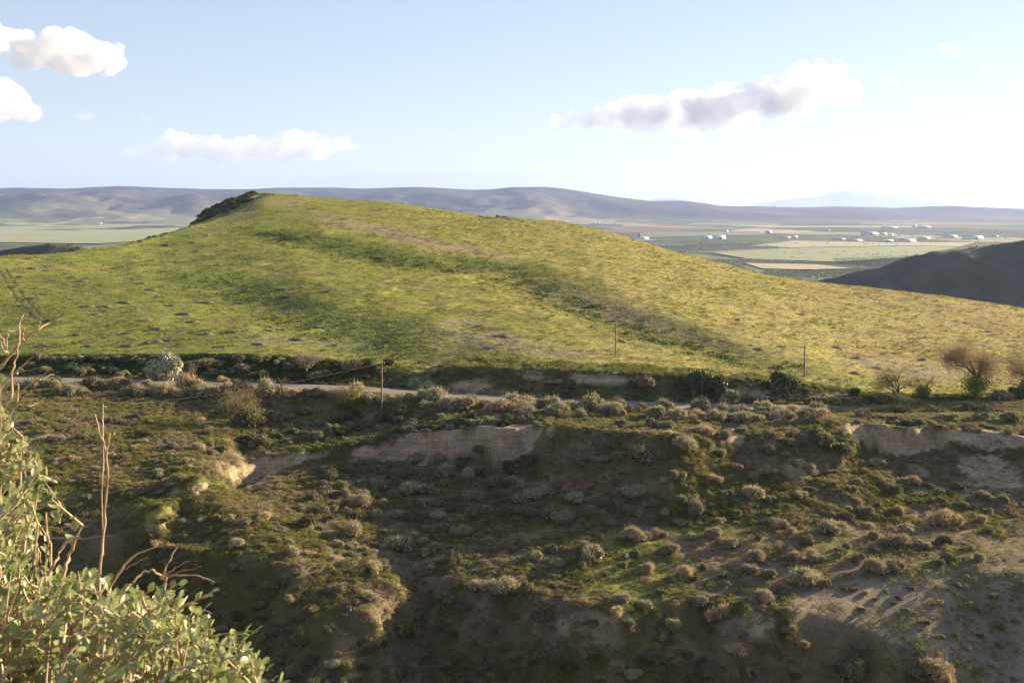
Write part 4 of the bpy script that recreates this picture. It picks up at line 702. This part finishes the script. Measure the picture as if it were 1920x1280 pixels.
HP = [(135, 520), (60, 505), (88, 508), (152, 528), (38, 520), (264, 532), (281, 544), (300, 556), (320, 573), (341, 588), (360, 604), (232, 567), (252, 582), (270, 602), (294, 618), (163, 575), (179, 589), (196, 575), (178, 590), (143, 628), (82, 648), (165, 648), (216, 625), (237, 626), (290, 641), (315, 637), (240, 648), (386, 628), (415, 650), (438, 622), (485, 645), (505, 620), (528, 619), (556, 636), (596, 614), (556, 582), (541, 584), (531, 542), (616, 548), (476, 584), (461, 622), (350, 443), (385, 441), (363, 455), (370, 471), (312, 460), (333, 471), (285, 489), (246, 522), (408, 498), (442, 497), (540, 555), (448, 569), (385, 568), (345, 590), (64, 560), (40, 573), (25, 540), (100, 600), (1040, 715), (940, 630), (925, 651), (900, 612), (1160, 640), (1420, 655), (1465, 650), (1563, 652), (1604, 672), (1730, 675), (1475, 680), (1810, 606), (1850, 622), (1900, 640), (1720, 610), (1500, 590), (1380, 600), (1600, 700), (1640, 690), (1560, 615)]
hs_ = []
for px, py in HP:
    x, y, z = gp(px, py); o = bpy.data.objects.new('planting_pit', rs.choice(heaps)); COL.objects.link(o)
    if not len(o.data.materials): o.data.materials.append(M_heap)
    s = rs.uniform(1.3, 2.3); o.location = (x, y, z); o.scale = (s, s, s * rs.uniform(.8, 1.2)); o.rotation_euler = (0, 0, rs.uniform(-.7, .7)); hs_.append((px, o))
def ordn(i): return '%d%s' % (i, 'th' if 10 < i % 100 < 14 else {1: 'st', 2: 'nd', 3: 'rd'}.get(i % 10, 'th'))
hs_.sort(key=lambda t: t[0])
for i, (px, o) in enumerate(hs_): tag(o, 'small dug pit ringed with earth on the grassy hill, %s from the left' % ordn(i + 1), 'planting pit', 'planting pits on the hill')
def track(pts, label, w, mat):
    W = [gp(*p) for p in pts]; W = np.array(W); t = np.linspace(0, len(W) - 1, len(W) * 14); P = np.stack([np.interp(t, np.arange(len(W)), W[:, k]) for k in range(2)], 1)
    T = np.gradient(P, axis=0); T /= np.linalg.norm(T, axis=1)[:, None]; S = np.stack([-T[:, 1], T[:, 0]], 1); V = []
    jit = fbm(t * 1.7, t * 0, 5, 3) * w * .5
    for k in (-.5, .5):
        Q = P + S * (w * k + jit[:, None] * k); V.append(np.concatenate([Q, look(Q[:, 0], Q[:, 1])[:, None] + .06], 1))
    n = len(P); i = np.arange(n - 1); me = mesh_np('track', np.concatenate(V), np.stack([i, i + 1, i + 1 + n, i + n], 1)); return tag(link('track', me, mat), kind='structure', label=label)
M_trk = pmat('wheel_rut', (0.075, 0.07, 0.035), (0.13, 0.11, 0.06), 1, 0.95)
M_trkp = pmat('bare_track', (0.30, 0.235, 0.16), (0.42, 0.33, 0.23), 1, 0.95)
track([(2, 506), (18, 535), (38, 565), (75, 602)], 'left wheel rut in the grass', .5, M_trk); track([(12, 503), (30, 530), (55, 562), (92, 602)], 'right wheel rut in the grass', .5, M_trk)
track([(330, 438), (380, 422), (420, 409), (455, 395), (470, 384), (478, 374)], 'dirt track climbing to the hill top', 1.3, M_trkp); track([(485, 374), (478, 386), (465, 397), (430, 412)], 'second dirt track at the hill top', .9, M_trkp)
# ------------------------------------------------------------------ utility poles and wires
M_pole = pmat('weathered_pole_wood', (0.20, 0.15, 0.10), (0.34, 0.26, 0.18), 4, 0.9, 0.3, 20); M_ins = pmat('porcelain', (0.55, 0.52, 0.47), (0.7, 0.68, 0.62), 5, 0.3); M_wire = pmat('wire_metal', (0.30, 0.28, 0.25), (0.38, 0.35, 0.31), 5, 0.5)
def pole(px, py, toprow, label, arm, lean=0.0, dist=None):
    if dist: y = dist; x = (px - 960) / F * y; z = float(look(x, y))
    else: x, y, z = gp(px, py)
    top = (HZ - toprow) / F * y; h = top - z; e = empty('utility_pole', (x, y, z))
    m = MB(); t = np.linspace(-.6, h, 9); m.tube(np.stack([lean * t, 0 * t, t], 1), np.linspace(.16, .10, 9), 0, 8); m.add(np.array([(lean * h + .1 * math.cos(a), .1 * math.sin(a), h) for a in (0, 1.57, 3.14, 4.71)]), [(0, 1, 2, 3)]); link('shaft', m.mesh('shaft', True), M_pole, e)
    for k, (ax0, ax1) in enumerate(arm):
        m = MB(); m.box(((ax0 + ax1) / 2 + lean * h, -.14, h - .45), (ax1 - ax0, .09, .11)); cr = link('crossarm', m.mesh('crossarm'), M_pole, e)
        for q in np.linspace(ax0 + .12, ax1 - .12, 3):
            m = MB(); m.tube([(q + lean * h, -.14, h - .39), (q + lean * h, -.14, h - .33), (q + lean * h, -.14, h - .27), (q + lean * h, -.14, h - .2)], [.02, .06, .07, .03], 0, 8); link('insulator', m.mesh('insulator', True), M_ins, cr)
    tag(e, label, 'utility pole', 'utility poles along the road'); return Vector((x + lean * h, y - .14, z + h - .3))
pA = pole(193, 900, 757, 'thin wooden pole on the left slope behind the leafy foreground shrub', [(-.5, .5)], 0, 151)
pB = pole(716, 770, 676, 'tall wooden pole standing on the shaded slope beside the road', [(-.55, .55)])
pC = pole(1155, 668, 603, 'leaning wooden pole with a side arm on the lower hill', [(-1.7, .35)], -.012)
pD = pole(1509, 707, 646, 'plain thin pole on the right of the lower hill', [(-.4, .4)])
def wire(a, b, sag, r, label):
    t = np.linspace(0, 1, 40); P = np.array(a)[None] * (1 - t[:, None]) + np.array(b)[None] * t[:, None]; P[:, 2] -= sag * 4 * t * (1 - t); m = MB(); m.tube(P, np.full(40, r), 0, 5); tag(link('overhead_wire', m.mesh('overhead_wire', True), M_wire), label, 'wire', 'overhead wires')
wire(pA, pB, .9, .009, 'pale overhead wire sagging from the tall pole to the left'); wire(pB, pC, .8, .008, 'thin wire from the tall pole to the leaning pole'); wire(pC, pD, .8, .008, 'thin wire from the leaning pole to the right pole'); wire(pD, (140, 262, -24), 1.0, .008, 'thin wire from the right pole out of the picture')
# ------------------------------------------------------------------ trees and bare shrubs
M_bark = pmat('tree_bark', (0.10, 0.075, 0.05), (0.19, 0.14, 0.095), 6, 0.95, 0.4, 25); M_btwig = pmat('bare_brown_twigs', (0.22, 0.165, 0.085), (0.37, 0.285, 0.15), 3, 0.9, trans=.2); M_ytwig = pmat('budding_twigs', (0.22, 0.18, 0.07), (0.36, 0.30, 0.12), 3, 0.9, trans=.25); M_ptwig = pmat('pale_bare_twigs', (0.26, 0.21, 0.14), (0.40, 0.32, 0.21), 3, 0.9, trans=.2)
def tree(name, label, cat, px, py, hpx, wpx, mtw, seed, trunk=.3, ntw=1500, low=None, group=None, tl=.5, stems=1):
    x, y, z = gp(px, py); h = hpx / F * y; w = wpx / F * y; rg = np.random.default_rng(seed); e = empty(name, (x, y, z)); m = MB(); tips = []
    for s in range(stems):
        off = np.array([rg.normal() * w * .07, rg.normal() * w * .05, 0]) * (stems > 1); ft = off * 2.2 + np.array([rg.normal() * w * .04, rg.normal() * w * .03, h * trunk])
        m.tube([off + (0, 0, -.3), off * 1.5 + (0, 0, h * trunk * .5), ft], np.array([.055, .045, .038]) * h / (1 + .5 * (stems > 1)) * .6, 0, 7)
        for i in range(max(3, 9 // stems)):
            a = rg.uniform(0, 6.28); r = w / 2 * rg.uniform(.5, 1); tip = np.array([math.cos(a) * r, math.sin(a) * r, h * rg.uniform(.62, .98) - r * .25]) + off; mid = ft * .5 + tip * .5 + np.array([0, 0, h * .06]) + rg.normal(size=3) * .1
            m.tube([ft - (0, 0, h * .04), mid, tip], np.array([.022, .013, .004]) * h, 0, 5)
            for j in range(6):
                u = rg.uniform(.35, 1); b0 = mid + (tip - mid) * u; b1 = b0 + rg.normal(size=3) * w * .13 + np.array([math.cos(a), math.sin(a), .8]) * w * .06; m.tube([b0, (b0 + b1) / 2 + rg.normal(size=3) * .05, b1], np.array([.008, .006, .003]) * h, 0, 4); tips.append(b1); tips.append((b0 + b1) / 2)
    link('trunk', m.mesh('trunk', True), M_bark, e); T_ = np.array(tips); k = rg.integers(0, len(T_), ntw); P = T_[k] + rg.normal(size=(ntw, 3)) * w * .085; D = (P - np.array([0, 0, h * .35])) / w + rg.normal(size=(ntw, 3)) * .5 + np.array([0, 0, .3])
    V, Fc = cards(P, D, rg.uniform(.5, 1, ntw) * tl * h / 7, rg.uniform(.02, .06, ntw) * h / 6, rg); me = mesh_np('crown', V, Fc); link('crown', me, mtw, e)
    if low:
        n = 2600; P = rg.normal(size=(n, 3)) * np.array([w * .13, w * .12, h * .12]) + np.array([0, 0, h * .24]); P[:, 2] = np.abs(P[:, 2]); V, Fc = cards(P, rg.normal(size=(n, 3)), rg.uniform(.2, .42, n), rg.uniform(.16, .3, n), rg); tag(link('sucker_leaves', mesh_np('sucker_leaves', V, Fc), low, e), 'fresh green shoots round the trunk')
    return tag(e, label, cat, group)
tree('bare_tree', 'tall bare brown tree with fresh green shoots round its trunk', 'tree', 1830, 745, 98, 98, M_btwig, 1, .42, 9000, M_bright, 'trees by the field edge')
tree('bare_tree', 'spreading yellow brown tree left of the tall bare tree', 'tree', 1672, 748, 56, 92, M_ytwig, 2, .3, 8000, None, 'trees by the field edge', stems=2)
tree('bare_tree', 'bare brown tree cut off by the right edge', 'tree', 1930, 745, 76, 92, M_btwig, 3, .35, 8000, M_olive, 'trees by the field edge')
tree('budding_shrub', 'short budding shrub between the two right hand trees', 'shrub', 1732, 746, 42, 44, M_ytwig, 4, .25, 2600, M_yellow, 'trees by the field edge', stems=3)
tree('bare_shrub', 'fan shaped pale bare shrub on the bank left of the tall pole', 'shrub', 580, 702, 50, 46, M_ptwig, 5, .2, 2200, None, 'bare shrubs by the road', stems=3)
tree('bare_shrub', 'smaller pale bare shrub just left of the tall pole', 'shrub', 662, 700, 36, 46, M_ytwig, 6, .2, 1600, None, 'bare shrubs by the road', stems=3)
tree('bare_shrub', 'yellowish feathery shrub on the near road edge left of the pole', 'shrub', 655, 760, 46, 62, M_ytwig, 7, .15, 2600, M_yellow, 'bare shrubs by the road', stems=4)
tree('bare_shrub', 'tall yellowish shrub clump below the road in the left part', 'shrub', 465, 800, 74, 84, M_ytwig, 8, .2, 3400, M_olive, 'bare shrubs by the road', stems=4)
tree('bare_shrub', 'slender pale shrub beside the silvery bush', 'shrub', 364, 724, 44, 24, M_ptwig, 9, .2, 350, None, 'bare shrubs by the road', stems=3)
tree('bare_shrub', 'small thin shrub standing in front of the open road', 'shrub', 530, 728, 24, 18, M_ytwig, 10, .2, 250, None, 'bare shrubs by the road', stems=2)
m = MB(); rg = np.random.default_rng(3); bm = bmesh.new(); bmesh.ops.create_icosphere(bm, subdivisions=2, radius=.3)
for v in bm.verts: v.co = Vector((v.co.x * .8, v.co.y * .7, v.co.z * 1.5)) * (1 + .25 * math.sin(v.co.x * 19 + v.co.z * 11)); 
me = bpy.data.meshes.new('white_stone'); bm.to_mesh(me); bm.free(); x, y, z = gp(1176, 1048); tag(link('white_stone', me, pmat('white_limestone', (.6, .56, .48), (.75, .7, .6), 4, .9), None, (x, y, z + .25)), 'small upright white stone on the terrace', 'stone')
# ------------------------------------------------------------------ halls and houses on the plain
M_white = pmat('white_wall', (0.66, 0.64, 0.60), (0.76, 0.74, 0.70), .2, .8); M_blue = pmat('blue_grey_roof', (0.26, 0.30, 0.38), (0.33, 0.37, 0.45), .1, .6); M_lroof = pmat('light_roof', (0.60, 0.58, 0.55), (0.70, 0.68, 0.65), .1, .6); M_redroof = pmat('tile_roof', (0.34, 0.17, 0.11), (0.44, 0.25, 0.17), .2, .9); M_doorg = pmat('dark_door', (0.10, 0.11, 0.13), (0.15, 0.16, 0.18), .3, .6)
def hall(name, label, x0, x1, top, base, roof, deep=.55, rz=.25, eave=.84, wall=None, group='halls on the plain'):
    x, y, z = flook((x0 + x1) / 2, base); w = (x1 - x0) / F * y * .92; h = (base - top) / F * y * .72; z = fheight(x, y) - .5; h = max(h, 3.5); d = w * deep; e = empty(name, (x, y + d / 2, z), rz); hw = h * eave
    m = MB(); m.box((0, 0, hw / 2 - .5), (w, d, hw + 1))
    for s in (-1, 1): m.add([(s * w / 2, -d / 2, hw), (s * w / 2, d / 2, hw), (s * w / 2, .3, h), (s * w / 2, -.3, h)], [(0, 1, 2, 3)])
    link('wall', m.mesh('wall'), wall or M_white, e); m = MB(); o_ = .8
    for s in (-1, 1):
        a, b = (-w / 2 - o_, w / 2 + o_); V = np.array([(a, s * (d / 2 + o_), hw - .15), (b, s * (d / 2 + o_), hw - .15), (b, 0, h + .3), (a, 0, h + .3)]); V = np.concatenate([V, V - (0, 0, .35)]); m.add(V, [(0, 1, 2, 3), (7, 6, 5, 4), (0, 4, 5, 1), (1, 5, 6, 2), (2, 6, 7, 3), (3, 7, 4, 0)])
    link('roof', m.mesh('roof'), roof, e); nd = max(1, int(w / 40))
    for i in range(nd):
        m = MB(); m.box(((i + .5) / nd * w - w / 2, -d / 2 - .12, hw * .35), (min(5, w * .15), .2, hw * .7)); link('door', m.mesh('door'), M_doorg, e)
    return tag(e, label, 'building', group)
B = [(1680, 1720, 445, 454.5, M_blue, 'largest long hall with blue grey roof and white end'), (1648, 1679, 447, 453.5, M_lroof, 'low hall joined left of the largest hall'), (1616, 1647, 432, 441, M_blue, 'blue roofed hall behind the largest hall'), (1650, 1664, 435, 441, M_lroof, 'small white hall right of the blue roofed one'), (1665, 1677, 437, 441.5, M_lroof, 'tiny white shed right of the small white hall'), (1588, 1619, 447, 452.5, M_lroof, 'low white hall left of the joined halls'), (1562, 1587, 445, 450, M_blue, 'low grey blue hall at the left of the hall row'), (1722, 1746, 442, 449, M_lroof, 'white hall just right of the largest hall'), (1769, 1798, 438, 446, M_blue, 'grey hall with bright white end in the right group'), (1809, 1847, 439, 449, M_blue, 'long grey hall in the right group'), (1863, 1873, 440, 444, M_lroof, 'small white house at the far right of the plain'), (1656, 1684, 423, 428, M_lroof, 'distant long white hall behind the blue roofed one'), (1722, 1746, 422, 428, M_lroof, 'distant white hall with a taller neighbour'), (1711, 1720, 420, 426, M_lroof, 'distant white house left of the distant hall'), (1484, 1496, 440, 446, M_lroof, 'small white house left of the yellow field'), (1462, 1483, 442, 446.5, M_blue, 'low blue roofed shed left of the yellow field'), (1190, 1217, 442, 449, M_blue, 'blue roofed hall peeking over the hill slope'), (1311, 1336, 439, 448, M_blue, 'blue roofed half of the double hall'), (1337, 1361, 438, 449, M_lroof, 'bright white half of the double hall'), (1357, 1366, 430, 436, M_lroof, 'white cube house above the double hall'), (1435, 1448, 430, 438, M_lroof, 'lone white house in the middle of the plain'), (1450, 1456, 403, 406, M_lroof, 'tiny far white farmhouse near the ridge'), (1552, 1557, 430, 433, M_lroof, 'tiny white hut left of the blue roofed hall')]
for x0, x1, t, b, r, l in B: hall('farm_hall', l, x0, x1, t, b, r, .5, rs.uniform(.1, .4))
vil = sorted([(rs.uniform(1035, 1135), rs.uniform(416.5, 421)) for i in range(16)])
for i, (px, py) in enumerate(vil): hall('village_house', 'tiny white village house behind the hill slope, %s from the left' % ordn(i + 1), px - 2.2, px + 2.2, py - 2.4, py, rs.choice([M_redroof, M_lroof]), .8, rs.uniform(-.4, .4), .7, None, 'village houses')
for i, (px, py, w) in enumerate([(42, 364.5, 3), (50, 364, 4), (57, 363, 4), (247, 406, 4), (188, 423, 4)]):
    hall('farmhouse', 'tiny white farmhouse in the left foothills, %s from the left' % ordn([1, 2, 3, 5, 4][i]), px - w / 2, px + w / 2, min(py, 420) - 1.6 if py > 400 else py, max(py, 405), M_lroof, .8, .2, .7, None, 'foothill farmhouses') if py > 400 else None
# ------------------------------------------------------------------ the leafy shrub beside the camera
M_leafA = pmat('saltbush_leaves', (0.115, 0.195, 0.03), (0.50, 0.55, 0.26), 18, 0.33, trans=.36, rnd=.25, spec=.5); M_stem = pmat('shrub_stems', (0.30, 0.18, 0.11), (0.55, 0.40, 0.26), 40, .8, .3, 200, dist=.001)
def leaf_np(curl, fold):
    t = np.array([0, .3, .65, .88, 1.0]); hw = np.array([.05, .27, .32, .19, .012]); z = curl * t * t
    V = []
    for i in range(5): V += [(-hw[i], t[i], z[i] + fold * hw[i]), (0, t[i], z[i]), (hw[i], t[i], z[i] + fold * hw[i])]
    Fc = []
    for i in range(4): a = i * 3; Fc += [(a, a + 1, a + 4, a + 3), (a + 1, a + 2, a + 5, a + 4)]
    return np.array(V), np.array(Fc)
LEAF = [leaf_np(c, f) for c, f in ((.12, .35), (-.18, .25), (.25, .5), (-.05, .15))]; LEAF_ME = []
for V, Fc in LEAF: me = mesh_np('leaf', V, Fc, smooth=True); me.materials.append(M_leafA); LEAF_ME.append(me)
rg = np.random.default_rng(21); rf = random.Random(5)
def cp(px, py, Y): return np.array([(px - 960) / F * Y, Y, (HZ - py) / F * Y])
base = np.array([-1.05, 2.0, float(look(-1.05, 2.0))]); fg = empty('leafy_shrub', tuple(base)); tag(fg, 'leafy grey green shrub with bare twigs close by at the lower left', 'shrub')
BX = [-260, -100, 0, 60, 100, 140, 170, 230, 300, 340, 385, 400, 440, 475, 490, 520, 545, 600]; BY = [560, 620, 1000, 1040, 1060, 1062, 1065, 1088, 1100, 1104, 1140, 1168, 1180, 1195, 1230, 1258, 1285, 1400]
CX = [700, 760, 830, 880, 905, 950, 985, 1010]; CW = [6, 24, 62, 96, 110, 96, 90, 70]       # leafy column at the left edge: row -> right bound
stem = MB(); leaves = []; shoots = []
def shoot(tip, d, ln, nl, lsz):
    d = d / np.linalg.norm(d); st = tip - d * ln; bend = rg.normal(size=3) * ln * .12; P = [st, (st + tip) / 2 + bend, tip]; stem.tube(P, [.0028, .002, .0009], 0, 4); shoots.append(st)
    for i in range(nl):
        u = (i + .6) / nl; p = st * (1 - u) ** 2 + 2 * P[1] * u * (1 - u) + tip * u * u; a = i * 2.4 + rg.uniform(-.5, .5); s1 = np.cross(d, [.3, .2, .9]); s1 /= np.linalg.norm(s1); s2 = np.cross(d, s1)
        ld = (math.cos(a) * s1 + math.sin(a) * s2) * .9 + d * rg.uniform(.3, 1.0) + rg.normal(size=3) * .25; leaves.append((p, ld / np.linalg.norm(ld), lsz * rg.uniform(.65, 1.15) * (1 - .35 * u)))
    leaves.append((tip, d, lsz * .6))
for i in range(520):
    px = rf.uniform(-60, 545); yb = np.interp(px, BX, BY); py = yb + 12 + abs(rf.gauss(0, 1)) * 110 if px > 0 else rf.uniform(1000, 1400)
    if py > 1400: continue
    Y = rf.uniform(1.75, 2.55); tip = cp(px, py, Y); shoot(tip, np.array([rf.uniform(-.3, .9), rf.uniform(-.6, .5), rf.uniform(.35, 1.1)]), rf.uniform(.10, .2), rf.randint(9, 14), rf.uniform(.017, .035))
for i in range(110):
    py = rf.uniform(700, 1010); wd = np.interp(py, CX, CW); px = wd - 10 - abs(rf.gauss(0, 1)) * 60; shoot(cp(px, py, rf.uniform(1.9, 2.4)), np.array([rf.uniform(-.2, 1.0), rf.uniform(-.5, .5), rf.uniform(.2, 1.0)]), rf.uniform(.08, .15), rf.randint(8, 12), rf.uniform(.019, .032))
for px, py in ((470, 1190), (478, 1182), (455, 1200), (388, 1118), (395, 1110), (384, 1140), (490, 1240), (500, 1255), (330, 1105), (335, 1095), (300, 1100)): shoot(cp(px, py, 2.1), np.array([.9, -.1, .45]), .12, 9, .03)
TW = [([(185, 1130), (190, 1045), (197, 960), (203, 890), (200, 845), (206, 815)], 5.5, 2.5), ([(200, 850), (190, 820), (178, 778)], 3.5, 2.5), ([(203, 822), (212, 816), (213, 810)], 3, 2.5), ([(192, 1040), (193, 900), (193, 800), (192, 757)], 2.5, 2), ([(205, 1110), (222, 1070), (245, 1045), (275, 1030), (312, 1022)], 6, 2), ([(222, 1072), (250, 1058), (279, 1044)], 2.5, 1.2), ([(225, 1110), (250, 1090), (268, 1072), (285, 1068), (303, 1080)], 4.5, 4), ([(303, 1082), (315, 1055), (334, 1024)], 4, 1.5), ([(305, 1080), (330, 1065), (356, 1050)], 3, 1), ([(312, 1080), (345, 1068), (381, 1062)], 2, 1), ([(303, 1084), (335, 1078), (365, 1078), (402, 1089)], 4, 2), ([(88, 1110), (95, 1065), (110, 1035), (128, 1010), (150, 1006)], 7, 4), ([(112, 1120), (122, 1070), (132, 1035), (140, 1010)], 8, 6), ([(85, 1060), (90, 1010), (84, 960)], 4, 3), ([(96, 902), (140, 882), (190, 856)], 2, 1.5), ([(20, 985), (90, 988), (130, 991), (166, 987)], 3, 1.5), ([(90, 1008), (150, 1008), (212, 1005)], 2, 1), ([(-40, 720), (0, 690), (35, 645), (70, 618), (95, 602), (118, 590)], 6, 3), ([(35, 645), (36, 610), (42, 588), (58, 580), (88, 576)], 4, 2), ([(70, 618), (75, 608), (76, 602)], 2.5, 1.5), ([(43, 640), (42, 625), (46, 615)], 3, 1.5), ([(-30, 790), (0, 765), (30, 740), (70, 712), (106, 700)], 4, 1.5), ([(62, 718), (75, 705), (100, 693)], 3, 1.5), ([(20, 748), (25, 690), (30, 655), (35, 640)], 4.5, 3), ([(-10, 745), (20, 705), (50, 680), (62, 668)], 3.5, 2), ([(30, 700), (38, 690), (43, 695)], 2.5, 1.5), ([(0, 640), (8, 655), (12, 660)], 3, 3), ([(-20, 600), (2, 630), (12, 656)], 4, 3), ([(12, 655), (13, 620), (27, 622)], 3, 2), ([(-10, 810), (20, 780), (35, 745), (33, 720)], 3.5, 2.5), ([(20, 757), (50, 762), (72, 756)], 2, 1), ([(52, 1096), (70, 1055), (72, 1022), (78, 1055)], 3, 2), ([(376, 1140), (395, 1150)], 2, 1.5), ([(355, 1162), (372, 1180), (378, 1180)], 3, 1.5), ([(230, 1135), (245, 1125)], 2, 1.5)]
tw = []
for P, w0, w1 in TW:
    Yd = rf.uniform(1.95, 2.2); Q = np.array([cp(a, b, Yd + rf.uniform(-.02, .02)) for a, b in P]); t = np.linspace(0, len(Q) - 1, len(Q) * 3); Q = np.stack([np.interp(t, np.arange(len(Q)), Q[:, k]) for k in range(3)], 1); Q += rg.normal(size=Q.shape) * .0012
    m = MB(); m.tube(Q - base, np.linspace(w0, w1, len(Q)) / 2 / F * Yd, 0, 7); link('bare_twig', m.mesh('bare_twig', True), M_stem, fg)
    tw.append(Q[0])
for i in range(30):                                # stems rising from the root to the shoots and twigs
    q = rf.choice(shoots + [t_ for t_ in tw if t_[2] < -.65]); a = base + np.array([rf.uniform(-.12, .12), rf.uniform(-.1, .1), -.08]); mid = a * .45 + q * .55 + np.array([rf.uniform(-.12, .05), rf.uniform(-.1, .1), -.15]); t = np.linspace(0, 1, 9)[:, None]; P = a * (1 - t) ** 2 + 2 * mid * t * (1 - t) + q * t * t; stem.tube(P, np.linspace(.012, .003, 9), 0, 6)
for i in range(26):                                # thin straight stems inside the leaf mass
    px = rf.uniform(-20, 330); py = rf.uniform(1120, 1300); Y = rf.uniform(1.8, 2.2); a = cp(px, py, Y); b = cp(px + rf.uniform(-30, 40), max(py - rf.uniform(60, 170), float(np.interp(px + 20, BX, BY)) + 6), Y + rf.uniform(-.1, .1)); stem.tube([a, (a + b) / 2 + rg.normal(size=3) * .006, b], [.003, .0022, .0012], 0, 5)
for st in stem.v: st -= base
link('stem', stem.mesh('stem', True), M_stem, fg)
def leaf_frame(d):
    d = Vector(d); up = Vector((rf.gauss(0, .5) + .35, rf.gauss(0, .5) - .2, 1.0)); x = d.cross(up).normalized(); z = x.cross(d).normalized(); return Matrix((x, d.normalized(), z)).transposed()
leaves = [l for l in leaves if l[0][1] > 1.6]
order = sorted(range(len(leaves)), key=lambda i: leaves[i][0][1] / leaves[i][2]); big = set([i for i in order if 0 < 960 + F * leaves[i][0][0] / leaves[i][0][1] < 560 and leaves[i][0][2] > -.42 * leaves[i][0][1]][:290])
joint = MB(); 
for i, (p, d, s) in enumerate(leaves):
    k = rf.randrange(4); R_ = leaf_frame(d)
    if i in big:
        o = bpy.data.objects.new('leaf', LEAF_ME[k]); COL.objects.link(o); o.parent = fg; o.matrix_local = Matrix.Translation(Vector(p - base)) @ R_.to_4x4() @ Matrix.Diagonal((s, s, s, 1))
    else:
        V, Fc = LEAF[k]; joint.add(V * s @ np.array(R_).T + (p - base), Fc)
lo = link('foliage', joint.mesh('foliage', True), M_leafA, fg); lo['kind'] = 'stuff'
# ------------------------------------------------------------------ labels that count along: each shrub of a like kind gets its place from the left
from collections import defaultdict
dd = defaultdict(list)
for o in COL.objects:
    if 'auto' in o: dd[o['label']].append(o)
for l, os_ in dd.items():
    os_.sort(key=lambda o: o.location.x / o.location.y)
    for i, o in enumerate(os_):
        if len(os_) > 1: o['label'] = l + ', %s such from the left' % ordn(i + 1)
        del o['auto']
